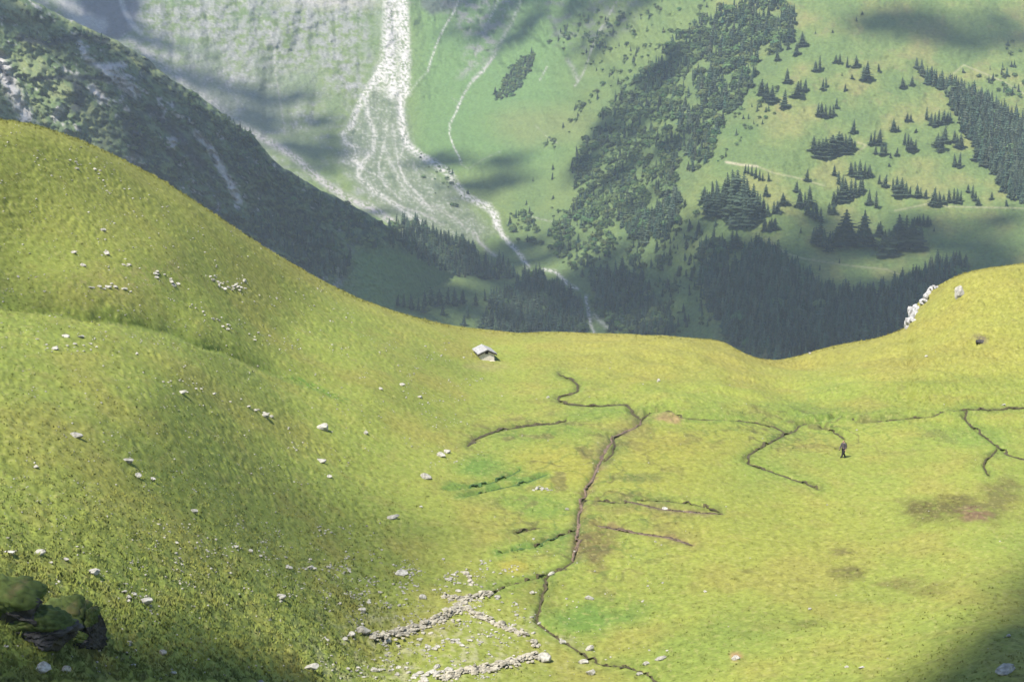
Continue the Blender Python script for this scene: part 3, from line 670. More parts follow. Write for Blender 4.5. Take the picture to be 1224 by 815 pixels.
# ------------------------------------------------------------------ dry stone walls
def stone_wall(pts, w, h, label, dens=1., fall=.25):
    p = np.array(pts, float); seg = np.r_[0, np.cumsum(np.hypot(*np.diff(p, axis=0).T))]
    sp_ = []; n = int(seg[-1]*dens*4.2)
    for k in range(n):
        s = r.uniform(0, seg[-1]); q = (np.interp(s, seg, p[:, 0]), np.interp(s, seg, p[:, 1])); b = P_near(*q); m = mpp(b)
        i = min(np.searchsorted(seg, s), len(p)-1); b0 = P_near(*p[i-1]); b1 = P_near(*p[i]); t = (b1-b0); t.z = 0; t.normalize(); nrm = Vector((-t.y, t.x, 0))
        hh = .6*h*(.4+.6*abs(math.sin(s*.21+len(label)))*(1 if r.random() > fall else .3))
        u = r.normal()*(.33 if r.random() < .8 else .9); lv = r.random(); pos = b+nrm*(u*w*(1-.35*lv))+Vector((0, 0, hh*lv*max(.1, 1-abs(u))))
        sz = r.uniform(.10, .30)*(1.7 if r.random() < .08 else 1)
        sp_.append((tuple(pos), sz*1.5, sz*1.1, sz*.7, math.atan2(t.y, t.x)+r.normal()*.4))
    return set_props(merged_rocks('stone_wall', sp_, M_WALLSTONE, ICO2), label, 'stone wall', 'ruined dry stone walls')
stone_wall([(441,764),(459,762),(467,759),(494,752),(518,744),(532,738),(541,729)], 1.0, .65, 'tumbled dry stone wall running from the pointed boulder up to the corner', 1.25)
stone_wall([(541,729),(555,728),(569,735),(588,745),(608,753),(630,760)], .55, .45, 'narrow low stone wall running from the corner towards the stream', .95)
stone_wall([(636,765),(639,774)], .5, .4, 'short broken stub of stone wall above the square boulder', 1.0)
stone_wall([(525,812),(549,804),(569,799),(596,796),(616,790),(641,783)], .8, .65, 'straight low stone wall ending at the square boulder', 1.25)
stone_wall([(531,713),(545,716),(558,716),(574,712),(588,709)], .6, .5, 'dark sided stone wall stub behind the corner of the enclosure', 1.0)
stone_wall([(545,728),(552,722),(562,716)], .6, .35, 'short rubble link of stones between the corner and the wall stub', .8)
stone_wall([(563,700),(562,692),(557,684)], .5, .25, 'thin trail of wall stones climbing from the wall stub', .7)

# ------------------------------------------------------------------ mossy outcrop (near left)
def outcrop(name, label, lumps, cat, turf=True):
    c0 = Vector(lumps[0][0]); root = empty(name, c0); set_props(root, label, cat)
    Vs, Fs, o = [], [], 0
    for (c, sx, sy, sz, seed) in lumps:
        V, Fc = ICO4; q = np.random.default_rng(seed); W = V.copy()
        for _ in range(10):
            n = q.normal(size=3); n[2] *= .5; n /= np.linalg.norm(n); d = q.uniform(.5, .85); k = W@n; m = k > d; W[m] -= np.outer(k[m]-d, n)*.9
        nn = fbm(V[:, 0]*2.2+V[:, 2]*3.1+seed, V[:, 1]*2.2-V[:, 2]*2.3, 4, seed)
        rg = np.abs(fbm(V[:, 0]*4+V[:, 2]*2, V[:, 1]*4+V[:, 2]*5, 3, seed+5))
        W = W*(1+.22*nn-.22*rg)[:, None]*np.array([sx, sy, sz])
        Vs.append(W+np.array(c)-np.array(c0)); Fs.append(Fc+o); o += len(V)
    V = np.concatenate(Vs); Fc = np.concatenate(Fs)
    rock = mesh_np('bare_rock', V, Fc, M_DARKROCK, parent=root)
    if turf:
        fn = np.cross(V[Fc[:, 1]]-V[Fc[:, 0]], V[Fc[:, 2]]-V[Fc[:, 0]]); fn /= np.linalg.norm(fn, axis=1)[:, None]+1e-9
        B0 = np.concatenate([ICO4[0]/np.array([sx, sy, sz]) for (c, sx, sy, sz, seed) in lumps]); B0 /= np.linalg.norm(B0, axis=1)[:, None]
        kv = B0[:, 2]-.55*np.clip(B0[:, 0], 0, 1)-.15*B0[:, 1]*0+.38*fbm(V[:, 0]*.9+3, V[:, 2]*.9+V[:, 1]*.7, 3, 77)+.10
        keep = Fc[kv[Fc].mean(1) > .30]  # right flank left without turf; dark rock paints its shaded side
        vn = np.zeros_like(V)
        for j in range(3): np.add.at(vn, Fc[:, j], fn)
        vn /= np.linalg.norm(vn, axis=1)[:, None]+1e-9
        bl = .5+.5*fbm(V[:, 0]*3, V[:, 1]*3+V[:, 2]*3, 3, 78)
        TV = V+vn*(.015+(.14*np.clip(bl, 0, 1)+.09*fbm(V[:, 0]*7, V[:, 1]*7+V[:, 2]*8, 3, 83))*sstep(.30, .5, kv))[:, None]
        u, inv = np.unique(keep.ravel(), return_inverse=True)
        C = L(.066,.088,.022)*(1+.7*fbm(V[:, 0]*4, V[:, 2]*4+V[:, 1]*3, 3, 79))[:, None]; C = mixc(C, L(.17,.13,.06)*np.ones_like(C), sstep(.15, .5, fbm(V[:, 0], V[:, 2]*2, 3, 80))*.5)
        mesh_np('turf_cap', TV[u], inv.reshape(-1, 3), M_TURF, C[u], True, root)
    return root
A = P_near(18, 756); B = P_near(84, 757)
outcrop('rock_outcrop', 'mossy dark rock outcrop with a turf cap and a black shaded face',
        [(tuple(A+Vector((-.9, 1.3, .3))), 2.9, 2.2, 2.1, 5), (tuple(B+Vector((-.3, 1.0, .05))), 1.9, 1.6, 1.45, 17), (tuple(A+Vector((.9, .9, -.1))), 2.0, 1.5, 1.05, 43), (tuple(A+Vector((-3.6, .9, .2))), 2.6, 2.0, 2.1, 31), (tuple(B+Vector((1.1, .4, 0))), .8, .8, 1.15, 71), (tuple(B+Vector((.1, -.5, -.2))), 1.3, .7, .55, 91)], 'outcrop')
# the nearest slope takes its shade from an unseen cloud added further below
# white broken cliff on the edge of the knoll
def cliff():
    sp_ = []; line = [(1085,390,8,12),(1089,386,11,13),(1090,379,9,12),(1093,374,8,9),(1095,368,6,8),(1103,361,7,6),(1106,357,7,6),(1110,351,6,8),(1113,346,5,5),(1119,344,5,3.5),(1094,386,7,7),(1086,394,6,6)]
    for x, y, w, h in line:
        D = float(near_D(np.array([x+3.]), np.array([max(y, float(sky_near(x+3))+1.5)]))[0])+.6; p = Vector(ray(x, y))*D; m = D/F
        for k in range(4):
            q = p+Vector((r.normal()*w*m*.2+.12, r.uniform(-.3, 1.2), r.normal()*h*m*.16)); f = r.uniform(.9, 1.35)
            sp_.append((tuple(q), w*m*.9*f, w*m*1.2*f, h*m*1.15*f, r.uniform(-.4, .4)))
    return set_props(merged_rocks('rock_cliff', sp_, M_WHITE, ICO3, 16), 'white broken rock cliff on the edge of the grassy knoll', 'cliff')
cliff()

# ------------------------------------------------------------------ the hut
def box(bm, x0, x1, y0, y1, z0, z1):
    v = [bm.verts.new(c) for c in [(x0,y0,z0),(x1,y0,z0),(x1,y1,z0),(x0,y1,z0),(x0,y0,z1),(x1,y0,z1),(x1,y1,z1),(x0,y1,z1)]]
    for f in [(0,3,2,1),(4,5,6,7),(0,1,5,4),(1,2,6,5),(2,3,7,6),(3,0,4,7)]: bm.faces.new([v[i] for i in f])
def obj_bm(name, bm, mat, parent=None, smooth=False, bevel=0):
    if bevel: bmesh.ops.bevel(bm, geom=list(bm.edges), offset=bevel, segments=1, affect='EDGES')
    bmesh.ops.recalc_face_normals(bm, faces=bm.faces)
    me = bpy.data.meshes.new(name); bm.to_mesh(me); bm.free(); me.materials.append(mat)
    for p in me.polygons: p.use_smooth = smooth
    o = bpy.data.objects.new(name, me); COL.objects.link(o)
    if parent: o.parent = parent
    return o
def hut():
    p = P_near(582.5, 431.5); m = mpp(p)
    t = empty('stone_hut', p+Vector((0, 0, -.15))); t.rotation_euler = (0, 0, R(12)); set_props(t, 'small stone mountain hut with a pale slab roof on the saddle', 'hut')
    W, Ld, H, RH = 2.0, 3.9, 1.2, .46
    bm = bmesh.new()   # walls: one pentagonal prism
    prof = [(-W/2,0),(W/2,0),(W/2,H),(0,H+RH),(-W/2,H)]
    f = [bm.verts.new((x, 0, z)) for x, z in prof]; b = [bm.verts.new((x, Ld, z)) for x, z in prof]
    bm.faces.new(f); bm.faces.new(b[::-1])
    for i in range(5): bm.faces.new([f[i], b[i], b[(i+1) % 5], f[(i+1) % 5]])
    obj_bm('wall', bm, M_HUTWALL, t)
    # roof: two thick leaning slabs with an overhang
    roof = None; sl = RH/(W/2)
    for s in (-1, 1):
        bm = bmesh.new(); ov = .36; x1 = W/2+ov; y0, y1 = -.20, Ld+.3; th = .11
        z = lambda x, o: H+RH-abs(x)*sl+.03+o
        c = [(0.004*s,y0),(x1*s,y0),(x1*s,y1),(0.004*s,y1)]
        lo = [bm.verts.new((x, y, z(x, 0))) for x, y in c]; hi = [bm.verts.new((x, y, z(x, th))) for x, y in c]
        bm.faces.new(lo[::-1]); bm.faces.new(hi)
        for i in range(4): bm.faces.new([lo[i], lo[(i+1) % 4], hi[(i+1) % 4], hi[i]])
        obj_bm('roof', bm, M_ROOF, t)
    # dark strips modelling the eave shadow under the front edge of the roof
    for s in (-1, 1):
        bm = bmesh.new(); x1 = (W/2+.34)*s; z = lambda x: H+RH-abs(x)*sl
        c = [(0, z(0)-.16), (x1, z(x1)-.16), (x1, z(x1)+.02), (0, z(0)+.02)]
        fr = [bm.verts.new((x, -.185, q)) for x, q in c]; bk = [bm.verts.new((x, -.13, q)) for x, q in c]
        bm.faces.new(fr); bm.faces.new(bk[::-1])
        for i in range(4): bm.faces.new([fr[i], bk[i], bk[(i+1) % 4], fr[(i+1) % 4]])
        obj_bm('eave_shadow_strip', bm, M_DARKWOOD_SHADOW, t)
    bm = bmesh.new(); box(bm, -.30, .14, -.03, .04, H-.10, H+.24); obj_bm('window', bm, M_DARKWOOD_SHADOW, t)
    bm = bmesh.new(); box(bm, W/2+.004, W/2+.06, .3, 1.3, -.05, 1.0); obj_bm('door', bm, M_DARKWOOD_SHADOW, t)
    bm = bmesh.new(); box(bm, -W/2-.12, W/2+.12, -.14, Ld+.1, -.3, .10); obj_bm('plinth', bm, M_HUTWALL, t)
hut()

# ------------------------------------------------------------------ the walker
def skin_mesh(name, verts, edges, radii, mat, parent, sub=2):
    me = bpy.data.meshes.new(name); me.from_pydata(verts, edges, []); o = bpy.data.objects.new(name, me); COL.objects.link(o)
    mod = o.modifiers.new('skin', 'SKIN'); mod.use_smooth_shade = True
    for i, rr in enumerate(radii): me.skin_vertices[0].data[i].radius = rr if isinstance(rr, tuple) else (rr, rr)
    me.skin_vertices[0].data[0].use_root = True
    s = o.modifiers.new('sub', 'SUBSURF'); s.levels = sub; s.render_levels = sub
    dg = bpy.context.evaluated_depsgraph_get(); nm = bpy.data.meshes.new_from_object(o.evaluated_get(dg)); nm.name = name
    bpy.data.objects.remove(o); nm.materials.clear(); nm.materials.append(mat)
    q = bpy.data.objects.new(name, nm); COL.objects.link(q); q.parent = parent; return q
def walker():
    p = P_near(1008, 547); t = empty('person', p+Vector((0, 0, .0))); t.rotation_euler = (0, 0, R(-55))
    t.scale = (1.22, 1.22, 1.06)
    set_props(t, 'walker in dark clothes standing on the sunlit meadow', 'person')
    V = [(0,0,.95),(0,.0,1.12),(0,.02,1.32),(0,.02,1.47),(0,.0,1.55),(0,-.02,1.63),(0,-.02,1.75)]; E = [(0,1),(1,2),(2,3),(3,4),(4,5),(5,6)]
    Rr = [(.16,.12),(.145,.11),(.175,.12),(.12,.09),(.055,.055),(.085,.10),(.07,.08)]
    for s in (-1, 1):
        i = len(V); off = .10*s
        V += [(.10*s,0,.90),(.11*s,-.02-off*.6,.50),(.11*s,.02+off,.10),(.12*s,-.14+off,.04)]; E += [(0,i),(i,i+1),(i+1,i+2),(i+2,i+3)]; Rr += [(.095,.10),(.065,.07),(.045,.05),(.04,.035)]
        i = len(V); V += [(.19*s,.02,1.43),(.25*s,.06*s,1.16),(.25*s,-.10+.08*s,.93),(.25*s,-.13+.08*s,.84)]; E += [(3,i),(i,i+1),(i+1,i+2),(i+2,i+3)]; Rr += [.06,.048,.036,.03]
        h = i+3
        for k, (dx, ln) in enumerate([(-.026,.07),(-.009,.08),(.009,.078),(.026,.065)]):
            j = len(V); b = V[h]; V += [(b[0]+dx, b[1]-.005, b[2]-.035),(b[0]+dx, b[1]-.02, b[2]-.035-ln)]; E += [(h,j),(j,j+1)]; Rr += [.009,.008]
        j = len(V); b = V[h]; V += [(b[0]-.02*s, b[1]-.035, b[2]-.01),(b[0]-.025*s, b[1]-.055, b[2]-.05)]; E += [(h,j),(j,j+1)]; Rr += [.010,.009]
    body = skin_mesh('body', V, E, Rr, M_SKIN, t, 2)
    me = body.data; n = len(me.vertices); co = np.empty(n*3); me.vertices.foreach_get('co', co); co = co.reshape(-1, 3); nor = np.empty(n*3); me.vertices.foreach_get('normal', nor); nor = nor.reshape(-1, 3)
    fs = [tuple(q.vertices) for q in me.polygons]
    def shell(name, cond, off, mat):
        k = [f for f in fs if all(cond(*co[v]) for v in f)]; u = sorted({v for f in k for v in f}); ix = {v: i for i, v in enumerate(u)}
        m2 = bpy.data.meshes.new(name); m2.from_pydata([tuple(co[v]+nor[v]*off) for v in u], [], [[ix[v] for v in f] for f in k]); m2.materials.append(mat)
        o = bpy.data.objects.new(name, m2); COL.objects.link(o); o.parent = t
    shell('trousers', lambda x, y, z: .09 < z < 1.02 and abs(x) < .23, .02, M_BLACKCLOTH)
    shell('jacket', lambda x, y, z: (1.0 < z < 1.52) or (.92 < z < 1.5 and abs(x) > .2), .022, M_GREYCLOTH)
    shell('boot', lambda x, y, z: z <= .13, .015, M_DARKWOOD_SHADOW)
    shell('hair', lambda x, y, z: z > 1.66 and (y > -.06 or z > 1.74), .015, M_HAIR)
    # face: nose, eyes and ears on the head
    bm = bmesh.new(); bmesh.ops.create_icosphere(bm, subdivisions=1, radius=.018, matrix=Matrix.Translation((0,-.128,1.66))); obj_bm('nose', bm, M_SKIN, t, True)
    for s in (-1, 1):
        bm = bmesh.new(); bmesh.ops.create_icosphere(bm, subdivisions=1, radius=.011, matrix=Matrix.Translation((.033*s,-.113,1.69))); obj_bm('eye', bm, M_DARKWOOD_SHADOW, t, True)
        bm = bmesh.new(); bmesh.ops.create_icosphere(bm, subdivisions=1, radius=.026, matrix=Matrix.Translation((.088*s,-.01,1.68))@Matrix.Diagonal((.4,.7,1,1))); obj_bm('ear', bm, M_SKIN, t, True)
    # the pack on the back: a thing of its own
    q = empty('backpack', t.matrix_basis@Vector((0, .17, 1.02))); q.rotation_euler = t.rotation_euler; set_props(q, 'dark rucksack on the back of the walker', 'backpack')
    bm = bmesh.new(); box(bm, -.16, .16, -.06, .12, 0, .48); bmesh.ops.bevel(bm, geom=list(bm.edges), offset=.05, segments=2, affect='EDGES'); obj_bm('pack_body', bm, M_PACK, q, True)
    bm = bmesh.new(); box(bm, -.13, .13, .12, .18, .05, .24); obj_bm('pocket', bm, M_GREYCLOTH, q, bevel=.02)
    for s in (-1, 1):
        bm = bmesh.new(); box(bm, .09*s-.022, .09*s+.022, -.36, -.06, .40, .43); obj_bm('strap', bm, M_GREYCLOTH, q)
walker()

# ------------------------------------------------------------------ trees
def conifer(seed, whorls, nb, r0=.21, trunk=True):
    q = np.random.default_rng(seed); V, Fc = [], []; pw = q.uniform(.5, 1.0); lo = q.uniform(.06, .2); bend = q.normal(size=2)*.03; gapw = q.integers(1, whorls)
    def tri(a, b, c): i = len(V); V.extend([a, b, c]); Fc.append((i, i+1, i+2))
    n = 6
    for zt, zb, rr in ([(1.0, .10, r0*.5)]):      # dense inner foliage
        for k in range(n):
            a, b = 2*np.pi*k/n, 2*np.pi*(k+1)/n
            tri((0,0,zt), (rr*math.cos(a), rr*math.sin(a), zb), (rr*math.cos(b), rr*math.sin(b), zb))
    for w in range(whorls):
        z = lo+(.98-lo)*(w/(whorls-1))**.9; rad = (r0*(1-z)**pw+.012)*q.uniform(.7, 1.2)*(.6 if w == gapw else 1)
        for k in range(nb):
            a = 2*np.pi*(k+q.uniform(-.35, .35))/nb+w*.7; rl = rad*q.uniform(.65, 1.25); ca, sa = math.cos(a), math.sin(a); dz = q.uniform(.02, .05); wd = rl*.42
            root = (0, 0, z+.055); tip = (rl*ca, rl*sa, z-dz); md = (rl*.6*ca, rl*.6*sa, z+.012)
            tri(root, (md[0]-sa*wd, md[1]+ca*wd, md[2]-.02), tip); tri(root, tip, (md[0]+sa*wd, md[1]-ca*wd, md[2]-.02))
    if trunk:
        for k in range(4):
            a, b = 2*np.pi*k/4, 2*np.pi*(k+1)/4; rr = .022
            tri((0,0,.5), (rr*math.cos(a), rr*math.sin(a), -.06), (rr*math.cos(b), rr*math.sin(b), -.06))
    V = np.array(V); V[:, :2] += bend*(V[:, 2:]**2)
    return V, np.array(Fc)
def shrub(seed, n=90):
    q = np.random.default_rng(seed); V, Fc = [], []
    for k in range(n):
        d = q.normal(size=3); d /= np.linalg.norm(d); d[2] = abs(d[2])*1.0 if q.random() < .8 else d[2]*.3
        c = d*np.array([.42, .42, .5])*q.uniform(.6, 1.05)+np.array([0, 0, .42]); u = np.cross(d, q.normal(size=3)); u /= np.linalg.norm(u); v = np.cross(d, u); s = q.uniform(.07, .16)
        i = len(V); V += [c+u*s, c-u*s*.5+v*s, c-u*s*.5-v*s]; Fc.append((i, i+1, i+2))
    return np.array(V), np.array(Fc)
TV = [conifer(20+i, 10, 8, [.17,.22,.27,.20,.15,.24,.29,.19,.23,.14,.26,.21][i]) for i in range(12)]
TM = [mesh_np('conifer', *tv, M_NEEDLE, mesh_only=True) for tv in TV]
def on_spur(px, py): return (px < 560) & (py > sky_spur(px)+1)
def P_far(px, py):
    px = np.atleast_1d(np.asarray(px, float)); py = np.atleast_1d(np.asarray(py, float))
    a = np.stack(far_surf(px, py), 1); b = np.stack(spur_surf(px, py), 1)
    m = on_spur(px, py) & (np.linalg.norm(b, axis=1) < np.linalg.norm(a, axis=1)); return np.where(m[:, None], b, a)
ORD = ['first','second','third','fourth','fifth','sixth','seventh','eighth','ninth','tenth','eleventh','twelfth','thirteenth','fourteenth','fifteenth','sixteenth']
O3 = (804, 0, 2.91); O5 = (804, 240, 2.91)
GROVES = [
 ('pair of conifers high on the open pasture', O3, [(497,252,40),(512,248,50)]),
 ('conifers strung along the upper pasture', O3, [(522,315,38),(534,305,36),(567,218,26),(581,220,32),(607,236,36),(640,235,38)]),
 ('tall pair of conifers on the upper pasture', O3, [(664,282,50),(674,280,62)]),
 ('small conifers dotting the bare upper pasture', O3, [(600,318,26),(625,276,18),(589,265,14),(718,250,26),(557,115,12),(497,118,12),(640,75,18),(660,52,14)]),
 ('pair of conifers above the long tree band', O3, [(802,307,36),(832,298,32)]),
 ('conifers on the pasture edge of the gully wood', O3, [(308,330,50),(326,345,55),(345,356,55),(388,377,64),(398,292,50),(432,337,50),(444,320,40),(460,318,42),(402,172,30),(430,195,45),(452,158,44),(365,212,40)]),
 ('conifers in the small clump on the mid pasture', O3, [(505,402,42),(517,410,52),(532,411,45),(548,410,42),(560,402,36),(569,378,36)]),
 ('lone conifer above the oval grove', O3, [(628,464,46)]),
 ('conifers in the oval grove by the track bend', O3, [(492,523,48),(508,545,56),(520,550,62),(533,547,66),(546,543,68),(558,540,62),(570,538,74),(581,535,66),(592,532,64),(603,530,60),(614,528,55),(624,526,44),(633,522,34)]),
 ('conifers in the clump beside the oval grove', O3, [(689,508,42),(700,505,48),(718,502,50),(728,542,40),(706,536,30),(738,540,34),(758,550,20),(779,542,30),(753,580,16)]),
 ('conifers in the loose clump near the long tree band', O3, [(770,457,42),(785,460,24),(815,425,30),(828,423,26),(846,462,16),(806,505,40),(818,520,50),(832,525,44),(845,527,40)]),
 ('conifers in the little wood under the long tree band', O3, [(883,417,42),(898,436,44),(912,442,48),(925,438,52),(940,432,46),(955,425,34),(966,418,28)]),
 ('conifers fringing the long tree band', O3, [(919,512,46),(932,527,56),(945,492,50),(980,497,42),(992,515,44),(1005,518,48),(983,580,44),(996,587,52),(1058,556,46),(1066,550,36)]),
 ('lone conifers spaced out below the track', O3, [(466,630,40),(335,630,30),(324,682,38),(386,713,42)]),
 ('small conifers in the row above the dense block', O3, [(252,602,30),(263,606,32),(275,612,36),(288,620,38),(302,628,38),(313,630,30)]),
 ('conifers in the straggling line below the track', O3, [(430,668,38),(442,722,62),(462,720,50),(477,716,66),(470,748,48),(485,758,50),(500,764,58),(515,775,50)]),
 ('conifers in the upper clump of the central pasture', O3, [(562,612,38),(578,642,45),(590,650,40),(622,612,46),(636,616,52),(652,622,64),(668,618,50),(683,615,40)]),
 ('conifers in the dark clump of the central pasture', O3, [(560,712,44),(575,708,56),(590,700,64),(605,690,66),(620,690,62),(635,684,60),(650,678,56),(660,668,50),(545,742,36),(558,745,40)]),
 ('pair of pointed conifers beside the dark clump', O3, [(683,712,52),(708,724,56)]),
 ('twin small conifers by the track', O3, [(718,640,32),(738,652,44)]),
 ('conifers in the row ending at the white track bend', O3, [(767,662,40),(780,668,52),(795,680,58),(810,686,52),(824,685,36),(850,690,48),(862,690,36),(880,690,30)]),
 ('conifers behind the white track bend', O3, [(905,716,62),(916,718,56),(930,705,40),(943,710,34),(962,706,46),(978,708,50),(992,705,46),(1002,700,36)]),
 ('small trees under the end of the long tree band', O3, [(1027,670,28),(1043,690,44),(1052,700,34),(1064,714,28),(1110,695,28),(1143,668,40),(1155,664,30),(1162,717,22)]),
 ('conifers in the wide grove of the lower pasture', O5, [(487,147,52),(500,152,62),(512,150,76),(527,165,66),(542,180,70),(556,172,62),(570,160,66),(585,155,74),(600,150,112),(614,156,72),(628,158,76),(648,160,60),(665,152,112),(678,160,62),(692,160,60)]),
 ('conifers in the second grove of the lower pasture', O5, [(712,118,40),(722,122,48),(727,172,52),(740,180,76),(752,190,86),(766,182,88),(780,166,92),(795,160,104),(810,164,106),(825,168,104),(840,166,96),(855,156,64),(864,148,48)]),
 ('small conifers above the second grove', O5, [(848,84,30),(860,90,38),(873,88,42),(886,90,36),(897,86,26),(910,108,18)]),
 ('three conifers together over the big lower forest', O5, [(205,170,66),(222,166,58),(140,160,66)]),
 ('small trees dotted over the lower pasture', O5, [(445,112,22),(562,312,26),(690,318,26),(482,228,12),(512,242,20),(580,217,18),(62,97,36),(20,262,40),(66,280,44),(42,22,28),(320,106,40),(340,104,44),(355,98,36)]),
 ('conifers in the front of the dense block', O3, [(108,700,50),(118,735,70),(132,752,80),(148,757,84),(163,755,90),(178,752,92),(195,765,96),(212,775,98),(228,785,104),(244,790,108),(258,792,100),(272,785,92),(287,770,84),(300,752,72),(315,745,56),(332,752,44)]),
 ('conifers in the back row of the dense block', O3, [(140,690,56),(158,695,66),(176,698,72),(194,690,84),(212,680,84),(228,690,92),(246,700,90),(262,712,86),(280,725,80),(296,735,66),(352,745,44),(366,740,40),(318,802,36),(336,805,40),(352,798,38)]),
]
# valley line and scattered trees of the lower valley, in photo pixels
PXG = (0, 0, 1)
GROVES += [
 ('conifers in the row on the valley floor', PXG, [(475,366,14),(483,368,17),(492,370,18),(500,372,16),(508,368,20),(517,366,22),(526,366,20),(535,364,20),(544,366,22),(553,364,18),(569,366,16),(580,360,15),(592,366,17)]),
 ('lone dark trees on the shaded headwall meadow', PXG, [(660,215,9),(661,203,7),(637,217,6),(661,238,5),(629,245,6),(687,132,5)]),
]
ti = 0; tally = 0
rt = np.random.default_rng(5)
for desc, (ox, oy, s), trees in GROVES:
    tr = sorted([(ox+x/s, oy+y/s, h/s) for x, y, h in trees])
    for k, (x, y, h) in enumerate(tr):
        p = P_far(x, y)[0]; m = np.linalg.norm(p)/F; H = h*m*1.06
        o = bpy.data.objects.new('conifer', TM[rt.integers(12)]); COL.objects.link(o); ti += 1
        w = H*rt.uniform(1.5, 2.0); o.scale = (w, w, H); o.rotation_euler = (0, 0, rt.uniform(0, 6.28)); o.location = tuple(p+np.array([0, 0, -.5]))
        if len(tr) == 1: lab = desc
        else:
            lab = f"{ORD[k]} from the left of the {desc}"
        set_props(o, lab, 'tree', desc if len(tr) > 1 else None); tally += 1
# forests: uncountable, one object per wood
CF = [conifer(60+i, 7, 6, [.22,.28,.25,.18,.30,.16,.24,.20][i], False) for i in range(8)]
SH = [shrub(80+i) for i in range(8)]
TORRENT = [[(594,270),(600,280),(608,290),(617,299),(624,308),(631,318)],[(650,324),(664,327),(673,336),(680,343),(690,348)],[(700,356),(703,372),(706,390),(712,400)],[(712,385),(725,394)],[(566,280),(574,292),(584,302),(592,307)]]
def torrent(X, Y):
    d = np.full(X.shape, 1e3)
    for pts in TORRENT: d = np.minimum(d, np.minimum(pdist(X, Y, pts)[0], np.minimum(pdist(X, Y-5, pts)[0], pdist(X, Y-10, pts)[0]*1.15)))
    return d
def forest(name, label, patches):
    """patches: (polygon, spacing px, height px, share of conifers, gap noise threshold)"""
    q = np.random.default_rng(sum(map(ord, label))); Vs, Fs, Cs, off = [], [], [], 0
    for poly, spx, hpx, con, gap in patches:
        P = np.array(poly, float); x0, y0 = P.min(0); x1, y1 = P.max(0)
        gx = np.arange(x0, x1, spx); gy = np.arange(y0, y1, spx*.55); X, Y = np.meshgrid(gx, gy)
        X = X.ravel()+q.uniform(-.6, .6, X.size)*spx; Y = Y.ravel()+q.uniform(-.6, .6, Y.size)*spx*.55
        sd = inpoly(X, Y, poly)+4*fbm(X/12., Y/9., 3, 601)
        k = (sd > 0) & (fbm(X/22., Y/13., 3, 611)+.35*fbm(X/7., Y/5., 2, 613) > gap-.15*np.clip(sd, 0, 20)/20) & (Y < sky_near(X)+30) & (torrent(X, Y) > 4.5)
        X, Y = X[k], Y[k]; pos = P_far(X, Y); order = np.argsort(Y)
        for i in order:
            m = np.linalg.norm(pos[i])/F; c = q.random() < con; h = hpx*m*(q.uniform(.55, 1.25)+.12*(q.random() < .08))*(1 if c else .62*q.uniform(.6, 1.3))
            V, Fc = (CF if c else SH)[q.integers(8)]; a = q.uniform(0, 6.28); ca, sa = math.cos(a), math.sin(a); w = h*(q.uniform(1.25, 1.7) if c else q.uniform(1.1, 1.7))
            Vs.append(np.stack([(V[:, 0]*ca-V[:, 1]*sa)*w, (V[:, 0]*sa+V[:, 1]*ca)*w, V[:, 2]*h-.06*h], 1)+pos[i]); Fs.append(Fc+off); off += len(V)
            col = (L(.040,.060,.034) if c else L(.056,.086,.028))*q.uniform(.55, 1.5)*(1+np.array([q.normal()*.12, 0, q.normal()*.05])); Cs.append(np.broadcast_to(col, V.shape))
    return set_props(mesh_np(name, np.concatenate(Vs), np.concatenate(Fs), M_TREE, np.concatenate(Cs)), label, None, None, 'stuff')
forest('gully_forest', 'mixed forest filling the diagonal gully of the mountainside', [
   ([(860,10),(925,-5),(955,25),(945,60),(905,70),(900,108),(880,125),(862,150),(850,190),(838,205),(812,205),(800,180),(815,120),(838,70)], 5.2, 14, .6, -.1),
   ([(835,20),(860,20),(835,75),(815,120),(800,180),(812,205),(806,240),(770,265),(755,290),(700,285),(672,272),(690,235),(682,205),(692,180),(712,150),(740,110),(770,85),(800,55)], 5.0, 12, .32, -.08),
   ([(738,250),(788,248),(800,215),(815,240),(806,268),(796,290),(772,292),(748,282)], 5, 16, .8, -.2),
   ([(606,258),(640,252),(680,272),(740,285),(735,300),(720,340),(690,330),(655,300),(628,290),(610,285)], 5.4, 11, .3, .0),
   ([(630,325),(655,328),(690,350),(700,400),(620,400),(612,360)], 5, 17, .9, -.35),
   ([(705,330),(745,322),(775,345),(800,380),(810,402),(728,402),(712,370)], 5, 16, .75, -.35),
   ([(735,300),(790,290),(815,330),(800,380),(770,340)], 6, 11, .4, .1),
   ([(655,190),(720,110),(800,40),(860,0),(840,0),(760,60),(690,120),(645,180)], 8, 9, .3, .02), ([(800,240),(850,260),(880,300),(850,400),(800,400),(780,300)], 9, 11, .6, .02), ([(640,250),(690,240),(690,280),(600,270)], 7, 7, .2, 0),
   ([(860,130),(900,100),(950,90),(935,130),(880,175),(860,200)], 9, 8, .3, .05), ([(690,20),(800,0),(830,30),(740,110),(700,90)], 9, 7, .2, .12)])
forest('lower_forest', 'dense dark conifer forest behind the saddle', [
   ([(832,300),(850,288),(870,300),(866,330),(850,345),(838,330)], 5.2, 16, .8, -.1),
   ([(835,335),(870,335),(895,310),(905,295),(920,300),(950,325),(975,342),(1000,352),(1030,352),(1060,352),(1075,340),(1100,338),(1112,345),(1095,375),(1085,392),(1050,408),(980,424),(930,436),(905,432),(870,412),(862,395),(850,372)], 5.4, 21, .98, -.9),
   ([(1085,340),(1110,318),(1150,312),(1160,322),(1120,345),(1100,362)], 5.4, 17, .9, -.5),
   ([(820,262),(850,285),(880,300),(860,320),(820,320)], 9, 11, .5, .1)])
